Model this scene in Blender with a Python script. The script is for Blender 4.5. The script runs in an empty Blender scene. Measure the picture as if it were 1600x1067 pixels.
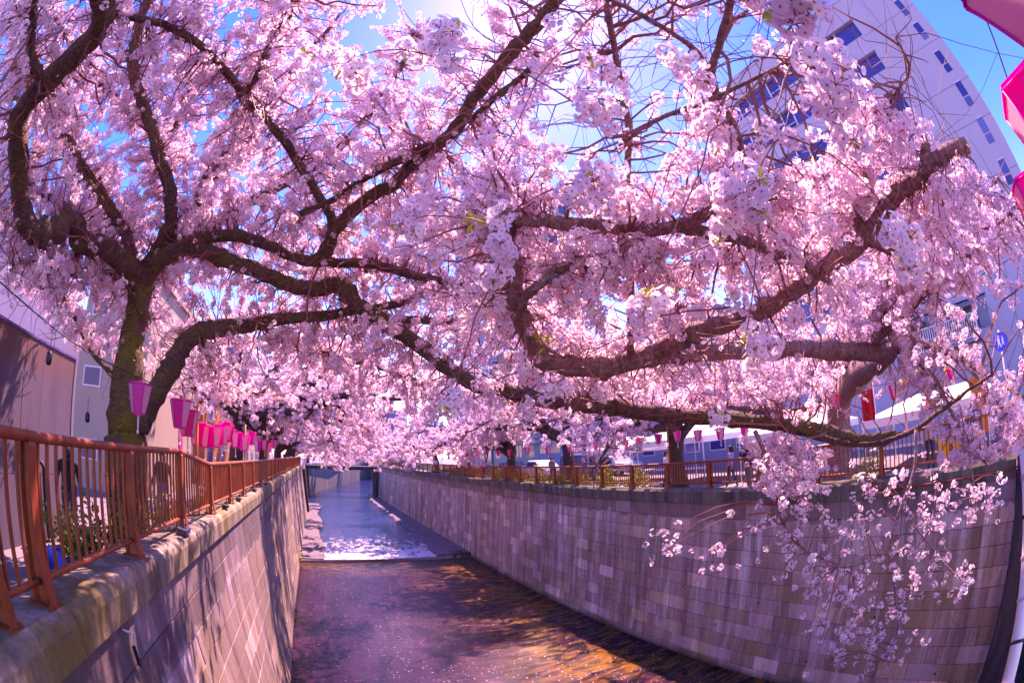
import bpy, math, random
import numpy as np
from mathutils import Matrix, Vector, Quaternion

random.seed(7); rng = np.random.default_rng(11)
sc = bpy.context.scene; C = sc.collection
R = math.radians

# ------------------------------------------------------------------ camera, sky, sun, exposure
YAW, PITCH, ROLL = R(-24.80), R(14.15), R(-2.31)
cam = bpy.data.cameras.new('camera'); camo = bpy.data.objects.new('camera', cam); C.objects.link(camo); sc.camera = camo
cam.type = 'PANO'
cam.panorama_type = 'FISHEYE_EQUISOLID'
cam.fisheye_lens = 718.69*36/1600
cam.fisheye_fov = R(200)
cam.sensor_width = 36; cam.sensor_height = 24; cam.sensor_fit = 'HORIZONTAL'
cam.clip_start = .05; cam.clip_end = 3000
Rw = Matrix.Rotation(YAW, 3, 'Z') @ Matrix.Rotation(PITCH, 3, 'X') @ Matrix.Rotation(-ROLL, 3, 'Y')
camo.matrix_world = Matrix((Rw @ Vector((1,0,0)), Rw @ Vector((0,0,1)), Rw @ Vector((0,-1,0)))).transposed().to_4x4()

SUN_AZ, SUN_EL = R(30), R(56)
w = bpy.data.worlds.new('World'); sc.world = w; w.use_nodes = True
nt = w.node_tree; bg = nt.nodes['Background']
sky = nt.nodes.new('ShaderNodeTexSky'); sky.sky_type = 'NISHITA'; sky.sun_disc = False
sky.sun_elevation = SUN_EL; sky.sun_rotation = SUN_AZ; sky.air_density = 1.0; sky.dust_density = 0.12; sky.ozone_density = 3.0
hs = nt.nodes.new('ShaderNodeHueSaturation'); hs.inputs['Saturation'].default_value = 1.45; hs.inputs['Hue'].default_value = .515; nt.links.new(sky.outputs[0], hs.inputs['Color']); nt.links.new(hs.outputs[0], bg.inputs[0]); bg.inputs[1].default_value = 0.15
sl = bpy.data.lights.new('sun', 'SUN'); sl.energy = 3.3; sl.angle = R(.6); sl.color = (1, .93, .86)
so = bpy.data.objects.new('sun', sl); C.objects.link(so)
sd = Vector((math.sin(SUN_AZ)*math.cos(SUN_EL), math.cos(SUN_AZ)*math.cos(SUN_EL), math.sin(SUN_EL)))
so.rotation_euler = sd.to_track_quat('Z', 'Y').to_euler(); so.location = sd*40
vs = sc.view_settings; vs.view_transform = 'Standard'; vs.look = 'None'; vs.gamma = 1; vs.use_curve_mapping = False
vs.exposure = 2.0
vs.use_white_balance = True; vs.white_balance_temperature = 8700; vs.white_balance_tint = 74
cy = sc.cycles
cy.max_bounces = 12; cy.diffuse_bounces = 9; cy.glossy_bounces = 3; cy.transmission_bounces = 6; cy.transparent_max_bounces = 8
cy.use_denoising = True; cy.sample_clamp_indirect = 8; cy.caustics_reflective = False; cy.caustics_refractive = False

# ------------------------------------------------------------------ helpers
def tag(o, label=None, cat=None, group=None, kind=None):
    if label: o['label'] = label
    if cat: o['category'] = cat
    if group: o['group'] = group
    if kind: o['kind'] = kind
    return o
def thing(name, label, cat, loc=(0,0,0), group=None, rz=0):
    o = bpy.data.objects.new(name, None); C.objects.link(o); o.location = loc; o.rotation_euler = (0,0,rz)
    o.empty_display_size = .2
    return tag(o, label, cat, group)
class MB:
    def __init__(s): s.v=[]; s.f=[]; s.m=[]; s.sm=[]
    def add(s, v, f, mi=0, smooth=False):
        k=len(s.v); s.v+= [tuple(p) for p in v]; s.f += [tuple(i+k for i in q) for q in f]; s.m += [mi]*len(f); s.sm += [smooth]*len(f); return s
    def box(s, a, b, mi=0):
        x0,y0,z0=a; x1,y1,z1=b
        return s.add([(x0,y0,z0),(x1,y0,z0),(x1,y1,z0),(x0,y1,z0),(x0,y0,z1),(x1,y0,z1),(x1,y1,z1),(x0,y1,z1)],
            [(0,3,2,1),(4,5,6,7),(0,1,5,4),(1,2,6,5),(2,3,7,6),(3,0,4,7)], mi)
    def prism(s, poly, y0, y1, mi=0, axis='y'):
        n=len(poly)
        g=(lambda p,t:(p[0],t,p[1])) if axis=='y' else (lambda p,t:(t,p[0],p[1])) if axis=='x' else (lambda p,t:(p[0],p[1],t))
        v=[g(p,y0) for p in poly]+[g(p,y1) for p in poly]
        f=[tuple(range(n)),tuple(range(2*n-1,n-1,-1))]+[(i,i+n,(i+1)%n+n,(i+1)%n) for i in range(n)]
        return s.add(v,f,mi)
    def tube(s, pts, rad, n=8, mi=0, cap=True, smooth=True):
        v,f=tube_geo(pts,rad,n,cap); return s.add(v,f,mi,smooth)
    def build(s, name, mats, parent=None, recalc=True):
        me=bpy.data.meshes.new(name); me.from_pydata(s.v,[],s.f)
        if not isinstance(mats,(list,tuple)): mats=[mats]
        for m in mats: me.materials.append(m)
        me.polygons.foreach_set('material_index', s.m); me.polygons.foreach_set('use_smooth', s.sm)
        if recalc and len(s.f) < 60000:
            import bmesh
            bm=bmesh.new(); bm.from_mesh(me); bmesh.ops.recalc_face_normals(bm, faces=bm.faces); bm.to_mesh(me); bm.free()
        me.update()
        return link(name, me, parent)
def link(name, me, parent=None, loc=None, rot=None, scale=None):
    o=bpy.data.objects.new(name, me); C.objects.link(o)
    if parent: o.parent=parent
    if loc is not None: o.location=loc
    if rot is not None: o.rotation_euler=rot
    if scale is not None: o.scale=scale
    return o
def tube_geo(pts, rad, n=8, cap=True):
    P=np.asarray(pts,float); m=len(P)
    r=np.full(m,rad) if np.isscalar(rad) else np.asarray(rad,float)
    T=np.gradient(P,axis=0); T/=np.linalg.norm(T,axis=1)[:,None]+1e-9
    a=np.array([0,0,1.]) if abs(T[0][2])<.9 else np.array([1.,0,0])
    u=np.cross(T[0],a); u/=np.linalg.norm(u); V=[]
    ang=np.arange(n)*2*np.pi/n; ca,sa=np.cos(ang)[:,None],np.sin(ang)[:,None]
    for i in range(m):
        u=u-T[i]*np.dot(u,T[i]); u/=np.linalg.norm(u)+1e-9; b=np.cross(T[i],u)
        V.append(P[i]+r[i]*(ca*u+sa*b))
    V=np.concatenate(V); F=[]
    for i in range(m-1):
        for j in range(n):
            k=(j+1)%n; F.append((i*n+j,i*n+k,(i+1)*n+k,(i+1)*n+j))
    if cap and n>2: F.append(tuple(range(n-1,-1,-1))); F.append(tuple((m-1)*n+j for j in range(n)))
    return V.tolist(),F
def spline(P, sub=4):
    P=np.asarray(P,float)
    if len(P)<3: return P
    Q=np.vstack([2*P[0]-P[1],P,2*P[-1]-P[-2]]); out=[]
    for i in range(1,len(Q)-2):
        for t in np.arange(sub)/sub:
            a,b,c,d=Q[i-1:i+3]
            out.append(.5*(2*b+(c-a)*t+(2*a-5*b+4*c-d)*t*t+(3*b-a-3*c+d)*t**3))
    out.append(P[-1]); return np.array(out)

# ------------------------------------------------------------------ materials
def mat(name, col=(.5,.5,.5), rough=.7, metal=0, spec=.4):
    m=bpy.data.materials.new(name); m.use_nodes=True; b=m.node_tree.nodes['Principled BSDF']
    b.inputs['Base Color'].default_value=(*col,1); b.inputs['Roughness'].default_value=rough
    b.inputs['Metallic'].default_value=metal; b.inputs['Specular IOR Level'].default_value=spec
    return m
class N:
    def __init__(s,m): s.t=m.node_tree; s.b=s.t.nodes['Principled BSDF']
    def n(s,ty,**k):
        o=s.t.nodes.new(ty)
        for a,v in k.items(): setattr(o,a,v)
        return o
    def l(s,a,b): s.t.links.new(a,b)
    def pos(s, scale=(1,1,1)):
        g=s.n('ShaderNodeNewGeometry'); mp=s.n('ShaderNodeMapping'); mp.inputs['Scale'].default_value=scale
        s.l(g.outputs['Position'],mp.inputs['Vector']); return mp.outputs[0]
    def noise(s, vec, sc=1, det=5, rough=.6, dist=0):
        o=s.n('ShaderNodeTexNoise'); o.inputs['Scale'].default_value=sc; o.inputs['Detail'].default_value=det
        o.inputs['Roughness'].default_value=rough; o.inputs['Distortion'].default_value=dist
        s.l(vec,o.inputs['Vector']); return o.outputs['Fac']
    def ramp(s, fac, stops):
        o=s.n('ShaderNodeValToRGB'); e=o.color_ramp.elements
        while len(e)<len(stops): e.new(.5)
        for i,(p,c) in enumerate(stops):
            e[i].position=p; e[i].color=(*c,1) if len(c)==3 else c
        s.l(fac,o.inputs[0]); return o.outputs[0]
    def mix(s, fac, a, b, mode='MIX'):
        o=s.n('ShaderNodeMix',data_type='RGBA',blend_type=mode)
        if isinstance(fac,(int,float)): o.inputs[0].default_value=fac
        else: s.l(fac,o.inputs[0])
        for i,x in ((6,a),(7,b)):
            if isinstance(x,tuple): o.inputs[i].default_value=(*x,1)
            else: s.l(x,o.inputs[i])
        return o.outputs[2]
    def math(s,op,a,b=0.):
        o=s.n('ShaderNodeMath',operation=op)
        for i,x in ((0,a),(1,b)):
            if isinstance(x,(int,float)): o.inputs[i].default_value=x
            else: s.l(x,o.inputs[i])
        return o.outputs[0]
    def bump(s,h,st=.3,d=.02):
        o=s.n('ShaderNodeBump'); o.inputs['Strength'].default_value=st; o.inputs['Distance'].default_value=d
        s.l(h,o.inputs['Height']); s.l(o.outputs[0],s.b.inputs['Normal'])
    def col(s,c): s.l(c,s.b.inputs['Base Color'])
    def rnd(s): return s.n('ShaderNodeObjectInfo').outputs['Random']
G3=lambda v:(v,v,v)

def stone_mat(name, lightc, darkc, mossc, streak=.5, moss=.45, perblock=True):
    m=mat(name,rough=.85,spec=.25); n=N(m)
    big=n.noise(n.pos((.5,.5,.5)),1.2,4); fine=n.noise(n.pos(),14,6,.7)
    st=n.noise(n.pos((2.2,2.2,.10)),1.0,5,.65); st2=n.noise(n.pos((2.6,2.6,.09)),1.0,5,.62)
    c=n.mix(n.ramp(st,[(.42,G3(0)),(.58,G3(1))]),darkc,lightc)
    c=n.mix(n.math('MULTIPLY',n.ramp(big,[(.42,G3(0)),(.65,G3(1))]),moss),c,mossc)
    c=n.mix(n.math('MULTIPLY',n.ramp(st2,[(.50,G3(0)),(.66,G3(1))]),streak),c,tuple(min(.85,x*1.75) for x in lightc))
    c=n.mix(n.ramp(fine,[(.3,G3(.55)),(.7,G3(0))]),c,tuple(x*.55 for x in darkc))
    if perblock:
        geo=n.n('ShaderNodeNewGeometry'); sp=n.n('ShaderNodeSeparateXYZ'); n.l(geo.outputs['Position'],sp.inputs[0])
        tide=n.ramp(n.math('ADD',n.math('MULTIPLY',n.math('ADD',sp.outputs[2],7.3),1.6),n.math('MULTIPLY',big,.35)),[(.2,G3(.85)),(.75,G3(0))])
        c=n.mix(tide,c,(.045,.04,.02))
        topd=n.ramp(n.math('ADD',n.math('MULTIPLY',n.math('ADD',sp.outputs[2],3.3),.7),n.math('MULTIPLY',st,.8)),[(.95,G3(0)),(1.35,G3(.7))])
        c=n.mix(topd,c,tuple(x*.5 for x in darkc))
        if name.endswith('left'): c=n.mix(n.math('MULTIPLY',n.ramp(n.math('ADD',n.math('MULTIPLY',sp.outputs[2],-.22),n.math('MULTIPLY',st,.7)),[(.9,G3(0)),(1.35,G3(1))]),.4),c,(.28,.19,.10))
        at=n.n('ShaderNodeAttribute'); at.attribute_name='tone'; r=n.math('MAXIMUM',at.outputs['Fac'],n.math('MULTIPLY',n.rnd(),n.math('LESS_THAN',at.outputs['Fac'],.001))); f=n.ramp(r,[(0,G3(.88)),(.5,G3(.97)),(.86,G3(1.04)),(.92,G3(1.4)),(1,G3(1.5))])
        c=n.mix(1.,c,f,'MULTIPLY')
    n.col(c); n.bump(n.math('ADD',fine,n.math('MULTIPLY',st2,.6)),.5,.015); return m
M={}
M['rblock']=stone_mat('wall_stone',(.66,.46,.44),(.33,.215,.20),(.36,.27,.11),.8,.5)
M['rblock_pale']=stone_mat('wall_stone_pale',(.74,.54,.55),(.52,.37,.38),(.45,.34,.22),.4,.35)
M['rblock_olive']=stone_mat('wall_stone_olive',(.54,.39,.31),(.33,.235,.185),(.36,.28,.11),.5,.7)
M['lblock']=stone_mat('wall_stone_left',(.43,.33,.36),(.20,.14,.17),(.31,.21,.11),.85,.65)  # pale upright streaks: mineral runs, strengthened to paint in the sun dapple too
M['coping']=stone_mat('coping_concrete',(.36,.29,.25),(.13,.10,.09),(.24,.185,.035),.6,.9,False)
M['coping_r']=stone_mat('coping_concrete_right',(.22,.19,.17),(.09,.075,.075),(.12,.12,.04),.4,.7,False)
M['joint']=mat('joint',(.02,.018,.02),.95)
M['conc']=stone_mat('concrete_plain',(.30,.27,.27),(.16,.14,.15),(.16,.15,.09),.4,.3,False)
M['ledge']=stone_mat('ledge_concrete',(.20,.16,.20),(.13,.10,.13),(.10,.09,.06),.3,.3,False)

def paint(name,col,rust=.6,rough=.48):
    m=mat(name,col,rough,spec=.5); n=N(m)
    a=n.noise(n.pos(),3.5,5); b=n.noise(n.pos(),40,4)
    c=n.mix(n.ramp(a,[(.35,G3(0)),(.7,G3(1))]),tuple(x*.6 for x in col),tuple(min(1,x*1.15) for x in col))
    c=n.mix(n.math('MULTIPLY',n.ramp(b,[(.58,G3(0)),(.72,G3(1))]),rust),c,(.07,.03,.02))
    n.col(c); n.bump(b,.12,.004); return m
M['fence']=paint('fence_paint',(.40,.080,.024)); M['orange']=paint('orange_pole',(.62,.19,.03),.15)
M['redplate']=paint('red_plate',(.42,.05,.03),.4)
def bark(name, c1, c2, moss, mossamt):
    m=mat(name,rough=.8,spec=.3); n=N(m)
    t=n.n('ShaderNodeTexCoord'); a=n.noise(n.pos(),7,6,.65); b=n.noise(n.pos((1,1,1)),28,5,.7); cc=n.noise(n.pos((6,6,38)),1,4,.6)
    c=n.mix(n.ramp(a,[(.3,G3(0)),(.7,G3(1))]),c1,c2)
    c=n.mix(n.math('MULTIPLY',n.ramp(cc,[(.56,G3(0)),(.66,G3(1))]),.45),c,tuple(min(1,x*1.9) for x in c2))
    at=n.n('ShaderNodeAttribute'); at.attribute_name='along'; g_=n.noise(n.pos(),6,3)
    no=n.n('ShaderNodeTexNoise',noise_dimensions='1D'); no.inputs['Scale'].default_value=26; no.inputs['Detail'].default_value=4; no.inputs['Roughness'].default_value=.7
    n.l(n.math('ADD',at.outputs['Fac'],n.math('MULTIPLY',g_,.07)),no.inputs['W']); bands=no.outputs['Fac']
    c=n.mix(n.math('MULTIPLY',n.ramp(bands,[(.52,G3(0)),(.62,G3(1))]),.35),c,tuple(min(1,x*1.6) for x in c2)); c=n.mix(n.math('MULTIPLY',n.ramp(bands,[(.34,G3(1)),(0.44,G3(0))]),.4),c,tuple(x*.4 for x in c1))
    big=n.noise(n.pos(),2.2,3)
    c=n.mix(n.math('MULTIPLY',n.ramp(big,[(.4,G3(0)),(.62,G3(1))]),mossamt),c,moss)
    c=n.mix(n.ramp(b,[(.3,G3(.7)),(.55,G3(0))]),c,tuple(x*.35 for x in c1))
    n.col(c); n.bump(n.math('ADD',n.math('ADD',a,b),n.math('ADD',cc,n.math('MULTIPLY',bands,.45))),.9,.03); return m
M['bark_t']=bark('bark_trunk',(.085,.045,.04),(.18,.10,.08),(.20,.175,.02),.85)
M['bark_l']=bark('bark_mossy',(.085,.045,.045),(.18,.10,.09),(.17,.145,.02),.45)
M['bark_r']=bark('bark_smooth',(.21,.105,.115),(.42,.25,.26),(.10,.09,.03),.15)
M['bark_f']=bark('bark_far',(.05,.03,.035),(.09,.055,.055),(.09,.085,.03),.3)
M['twig']=mat('twig_bark',(.25,.085,.08),.7)
M['cut']=mat('cut_wood',(.16,.10,.04),.9)

def petal_mat(name, base, tip, transl=.5):
    m=bpy.data.materials.new(name); m.use_nodes=True; t=m.node_tree; t.nodes.clear()
    o=t.nodes.new('ShaderNodeOutputMaterial'); d=t.nodes.new('ShaderNodeBsdfDiffuse'); tr=t.nodes.new('ShaderNodeBsdfTranslucent'); mx=t.nodes.new('ShaderNodeMixShader')
    at=t.nodes.new('ShaderNodeAttribute'); at.attribute_name='tip'; oi=t.nodes.new('ShaderNodeObjectInfo')
    cr=t.nodes.new('ShaderNodeValToRGB'); e=cr.color_ramp.elements; e[0].position=.05; e[0].color=(*base,1); e[1].position=.5; e[1].color=(*tip,1)
    hv=t.nodes.new('ShaderNodeMix'); hv.data_type='RGBA'; hv.blend_type='MULTIPLY'
    rr=t.nodes.new('ShaderNodeValToRGB'); q=rr.color_ramp.elements; q[0].color=(.94,.80,.89,1); q[1].color=(1.0,1.0,1.0,1)
    t.links.new(at.outputs['Fac'],cr.inputs[0]); t.links.new(oi.outputs['Random'],rr.inputs[0])
    hv.inputs[0].default_value=1; t.links.new(cr.outputs[0],hv.inputs[6]); t.links.new(rr.outputs[0],hv.inputs[7])
    t.links.new(hv.outputs[2],d.inputs[0]); t.links.new(hv.outputs[2],tr.inputs[0])
    mx.inputs[0].default_value=transl; t.links.new(d.outputs[0],mx.inputs[1]); t.links.new(tr.outputs[0],mx.inputs[2]); t.links.new(mx.outputs[0],o.inputs[0]); return m
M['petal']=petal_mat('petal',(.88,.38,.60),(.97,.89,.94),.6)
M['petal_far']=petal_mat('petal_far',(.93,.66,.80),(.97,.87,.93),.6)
M['stamen']=mat('stamen',(.72,.16,.26),.7); M['leaf']=mat('young_leaf',(.55,.58,.03),.5); M['stem']=mat('flower_stem',(.30,.12,.06),.6)
N(M['leaf']).b.inputs['Transmission Weight'].default_value=0

# ================================================================== SETTING
ZG=-1.95
def struct(name, mb, m): o=mb.build(name,m); tag(o,kind='structure'); return o
def rx(z): return 10.8-.085*max(0,-1.98-z)
def lx(z): return -1.98+.085*max(0,-1.62-z)
m=mat('paving',rough=.85); n=N(m); a=n.noise(n.pos(),1.3,5); b=n.noise(n.pos(),30,4)
M['paving']=m; n.col(n.mix(b,n.ramp(a,[(.3,(.11,.095,.115)),(.7,(.18,.155,.18))]),(.22,.19,.22))); n.bump(b,.2,.01)
g=MB(); FAR=900
g.add([(-FAR,-FAR,ZG),(-2.5,-FAR,ZG),(-2.5,80,ZG),(11,131,ZG),(42,250,ZG),(-FAR,250,ZG)],[(0,1,2,3,4,5)])
g.add([(11.4,-FAR,ZG),(FAR,-FAR,ZG),(FAR,250,ZG),(53,250,ZG),(23.4,128,ZG),(11.4,80,ZG)],[(0,1,2,3,4,5)])
g.add([(-FAR,250,ZG),(FAR,250,ZG),(FAR,FAR,ZG),(-FAR,FAR,ZG)],[(0,1,2,3)])
struct('ground',g,M['paving'])
struct('river_bed',MB().add([(-12,-40,-7.75),(60,-40,-7.75),(60,260,-7.75),(-12,260,-7.75)],[(0,1,2,3)]),M['conc'])
# lower pool: clear shallow water over ochre weed, sliding towards the camera
m=mat('river_water',rough=.04,spec=.5); n=N(m); n.b.inputs['IOR'].default_value=1.3
p1=n.noise(n.pos((.75,.30,1)),1.1,6,.65,.6); p2=n.noise(n.pos((.5,2.2,1)),2.2,5,.6,.4); p3=n.noise(n.pos(),.28,3)
geo=n.n('ShaderNodeNewGeometry'); sp=n.n('ShaderNodeSeparateXYZ'); n.l(geo.outputs['Position'],sp.inputs[0])
weed=n.ramp(n.math('ADD',n.math('MULTIPLY',p2,.75),n.math('MULTIPLY',p3,.5)),[(.57,G3(0)),(.72,G3(1))])
xr=n.ramp(n.math('DIVIDE',sp.outputs[0],11.),[(.35,G3(0)),(.7,G3(1)),(.95,G3(1))])
yr=n.ramp(n.math('DIVIDE',sp.outputs[1],40.),[(.66,G3(0)),(.75,G3(1))])
xm=n.math('MAXIMUM',xr,yr)
c=n.mix(n.ramp(p1,[(.35,G3(0)),(.68,G3(1))]),(.012,.004,.014),(.042,.013,.040))  # purple base: reflection of the blossom canopy put into the water colour
c=n.mix(n.math('MULTIPLY',weed,xm),c,(.19,.082,.011))
c=n.mix(n.math('MULTIPLY',n.ramp(n.noise(n.pos((1,1.6,1)),1.6,5),[(.5,G3(0)),(.62,G3(1))]),xm),c,(.008,.005,.007))
c=n.mix(n.math('MULTIPLY',yr,n.ramp(p1,[(.3,G3(.8)),(.6,G3(.25))])),c,(.035,.026,.008)); n.col(c); rp=n.math('ADD',n.noise(n.pos((1.2,3.4,1)),2.3,4,.55,.5),n.math('MULTIPLY',n.noise(n.pos((3,7,1)),3,3),.35)); n.bump(rp,.7,.06)
M['water']=m
struct('river_water',MB().add([(-1.9,-40,-7.3),(10.8,-40,-7.3),(10.8,30.9,-7.3),(-1.9,30.9,-7.3)],[(0,1,2,3)]),M['water'])
# upper pool, with broken white water where it runs over the sill
m=mat('upper_water',rough=.06,spec=.5); n=N(m); n.b.inputs['IOR'].default_value=1.33
geo=n.n('ShaderNodeNewGeometry'); sp=n.n('ShaderNodeSeparateXYZ'); n.l(geo.outputs['Position'],sp.inputs[0])
f1=n.noise(n.pos((1.0,.45,1)),2.4,7,.72,.8); near=n.ramp(n.math('DIVIDE',n.math('SUBTRACT',sp.outputs[1],31.),40.),[(0,G3(.85)),(.10,G3(.55)),(.28,G3(.20)),(.6,G3(0))])
foam=n.ramp(n.math('ADD',n.math('MULTIPLY',f1,.95),n.math('MULTIPLY',near,.45)),[(.66,G3(0)),(.84,G3(1))])
n.col(n.mix(foam,(.014,.026,.10),(.60,.55,.66))); n.l(n.math('ADD',n.math('MULTIPLY',foam,.5),.06),n.b.inputs['Roughness'])  # blue base carries the sky's reflection as colour; foam is pale
n.bump(n.math('ADD',n.noise(n.pos((1.2,2.8,1)),3.2,5,.65,.4),n.math('MULTIPLY',f1,.5)),.95,.07)
M['water2']=m
struct('upper_water',MB().add([(-1.9,31,-7.12),(10.8,31,-7.12),(10.8,80,-7.12),(42,250,-7.12),(30,250,-7.12),(-1.9,80,-7.12)],[(0,1,2,3,4,5)]),M['water2'])
sill=MB(); xs=np.linspace(-1.75,10.5,26)
for i in range(25):
    y0=30.95+.25*math.sin(xs[i]*.5); sill.box((xs[i],y0-.02+.05*random.random(),-7.7),(xs[i+1]+.01,31.5,-7.135+.02*random.random()))
M['sill']=mat('wet_sill',(.30,.24,.33),.25)
tag(sill.build('weir_sill',M['sill']),'low wet concrete weir sill crossing the river bed','weir')
led=MB(); ys=np.linspace(31,78,48)
for i in range(47):
    e=8.35+.12*math.sin(i*1.3)+.12*random.random() - (.5 if i<3 else 0)
    led.prism([(e,-7.6),(10.55,-7.6),(10.55,-6.96),(e+.12,-6.99),(e,-7.1)],ys[i],ys[i+1]+.001)
tag(led.build('bank_ledge',M['ledge']),'flat mauve concrete ledge along the foot of the right wall','ledge')
led=MB()
for i in range(52):
    e=.0+.25*math.sin(i*.31)+.16*random.random(); led.prism([(-1.7,-7.6),(e,-7.6),(e,-7.10),(e-.15,-7.06),(-1.7,-7.04)],31+i*.7,31.7+i*.7)
tag(led.build('bank_ledge',M['ledge']),'narrow ragged ledge under the left wall above the weir','ledge')
mo=MB()
for k in range(60):
    x=9.1+random.random()*1.35; y=30.7+random.random()*.9; s=.1+.12*random.random()
    mo.add([(x-s,y-s,-7.2),(x+s,y-s,-7.2),(x+s,y+s,-7.2),(x-s,y+s,-7.2),(x,y,-7.0+s*.5)],[(0,1,4),(1,2,4),(2,3,4),(3,0,4)])
M['moss']=mat('moss',(.045,.06,.012),.95); M['moss_y']=mat('bright_moss',(.30,.33,.02),.95)
tag(mo.build('moss_patch',M['moss']),'dark green moss mat on the weir end by the right wall','moss',kind='stuff')
mo=MB()
for k in range(26):
    y=29.5+random.random()*3; z=-7.0+random.random()*.3; s=.06+.08*random.random(); x=lx(z)+.02
    mo.add([(x,y-s,z-s),(x,y+s,z-s),(x,y+s,z+s),(x,y-s,z+s),(x+s,y,z)],[(0,1,4),(1,2,4),(2,3,4),(3,0,4)])
tag(mo.build('moss_patch',M['moss_y']),'bright yellow green moss tuft at the foot of the left wall','moss',kind='stuff')
# petals floating on the water
pt=MB()
for k in range(2600):
    y=3+random.random()**1.3*27.5; x=-1.3+random.random()*11.4; s=.012+.014*random.random(); a=random.random()*6.3; cx,sx=math.cos(a)*s,math.sin(a)*s
    pt.add([(x-cx,y-sx,-7.292),(x+sx*.8,y-cx*.8,-7.290),(x+cx,y+sx,-7.292),(x-sx*.8,y+cx*.8,-7.288)],[(0,1,2,3)])
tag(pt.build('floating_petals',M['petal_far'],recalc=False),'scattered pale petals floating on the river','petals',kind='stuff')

# ------------------------------------------------------------------ retaining walls of stone blocks
BH,BL,TILT=.46,.9,math.atan(.085)
def block_mesh(name,sx,BL):
    mb=MB(); d=.14; hy,hz=BL/2-.006,BH/2-.005; e=.006
    f=[(-hy,-hz),(hy,-hz),(hy,hz),(-hy,hz)]
    v=[(0,y*(1-e/hy),z*(1-e/hz)) for y,z in f]+[(-sx*e,y,z) for y,z in f]+[(-sx*d,y,z) for y,z in f]
    mb.add(v,[(0,1,2,3)]+[(i,(i+1)%4,(i+1)%4+4,i+4) for i in range(4)]+[(i+4,(i+1)%4+4,(i+1)%4+8,i+8) for i in range(4)])
    return mb
def retaining_wall(side,y0,y1,ztop,label,mblock,mcop,rows=12):
    sx=1 if side=='left' else -1
    fx=(lambda z:-1.98+.085*(ztop-z)) if side=='left' else (lambda z:10.8-.085*(ztop-z))
    root=thing('retaining_wall',label,'wall',(fx(ztop),y0,ZG))
    BL=1.8 if side=='left' else .9; proto=block_mesh('stone_block',sx,BL); pms=[]
    for mm_ in ([mblock,M['rblock_pale'],M['rblock_olive']] if side=='right' else [mblock]):
        po=proto.build('stone_block',mm_,root); pms.append(po.data); bpy.data.objects.remove(po)
    cells=[]
    for k in range(rows):
        z=ztop-BH*(k+.5); y=y0-(BL/2 if k%2 else 0)
        while y<y1:
            cells.append((y+BL/2,z)); y+=BL
    cells=[c for c in cells if c[0]-BL/2>=y0-BL/2-.01]
    cells.sort(key=lambda c:(c[0]**2+fx(c[1])**2+c[1]**2))
    def pick(z):
        u=random.random()
        if len(pms)<2: return pms[0]
        if z<-5.6: return pms[1] if u<.26 else pms[2] if u<.60 else pms[0]
        if z<-4.2: return pms[1] if u<.07 else pms[2] if u<.28 else pms[0]
        return pms[1] if u<.05 else pms[0]
    far=MB(); tone=[]; inv=Vector(root.location)
    for i,(y,z) in enumerate(cells):
        hl=1.; j=random.uniform(-.007,.007)
        loc=Vector((fx(z)+sx*j,y,z)); ry=TILT*(-1 if side=='left' else 1)
        if y-BL/2<y0: loc.y=y0+BL/4; hl=.5
        if i<300: link('stone_block',pick(z),root,loc-inv,(0,ry,0),(1,hl,1))
        else:
            c,s=math.cos(ry),math.sin(ry)
            far.add([((p[0]*c+p[2]*s)+loc.x-inv.x,p[1]*hl+loc.y-inv.y,(-p[0]*s+p[2]*c)+loc.z-inv.z) for p in proto.v],proto.f); tone+=[random.uniform(.01,1)]*len(proto.v)
    fo=tag(far.build('distant_stone_blocks',mblock,root,recalc=False),kind='stuff'); fo.data.attributes.new('tone','FLOAT','POINT').data.foreach_set('value',tone)
    zb=ztop-BH*rows
    d=.03; core=MB()
    P=[(fx(ztop)-sx*d,ztop),(fx(zb)-sx*d,zb),(fx(ztop)-sx*.9,zb),(fx(ztop)-sx*.9,ztop)]
    core.prism([(x-inv.x,z-inv.z) for x,z in P],y0-inv.y,y1-inv.y); core.build('wall_core',M['joint'],root)
    return root,inv
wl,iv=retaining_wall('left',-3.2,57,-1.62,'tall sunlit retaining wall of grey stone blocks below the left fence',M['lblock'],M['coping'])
cop=[(-1.93,-1.62),(-1.93,-1.36),(-1.96,-1.285),(-2.03,-1.24),(-2.6,-1.235),(-2.62,-1.3),(-2.62,-2.2),(-2.0,-2.2),(-2.0,-1.62)]
def coping(root,iv,prof,y0,y1,mt,seg=2.0):
    y=y0; k=0
    while y<y1-.01:
        s=MB(); j=random.uniform(-.004,.004); yy=min(y+seg,y1)
        nsub=6; 
        for q in range(1): s.prism([(x-iv.x+j,z-iv.z+j*.5) for x,z in prof],y-iv.y+.004,yy-iv.y-.004)
        s.build('coping_stone',mt,root); y=yy
coping(wl,iv,cop,-3.2,57,M['coping'],3.0)
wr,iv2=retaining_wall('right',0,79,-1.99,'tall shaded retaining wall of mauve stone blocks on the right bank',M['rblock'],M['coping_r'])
copr=[(10.74,-1.985),(10.74,-1.62),(10.79,-1.565),(11.35,-1.56),(11.4,-1.6),(11.4,-2.3),(10.83,-2.3),(10.83,-1.985)]
for k in range(26):
    y=1.2+k*1.9+random.uniform(-.5,.5); z=random.choice([-3.1,-4.9,-5.9,-6.4])+random.uniform(-.1,.1); x=rx(z)
    MB().tube([(x-.012-iv2.x,y-iv2.y,z-iv2.z),(x+.04-iv2.x,y-iv2.y,z-iv2.z)],.03,8).build('weep_hole',M['joint'],wr)
coping(wr,iv2,copr,0,79,M['coping_r'],3.0)
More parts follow.
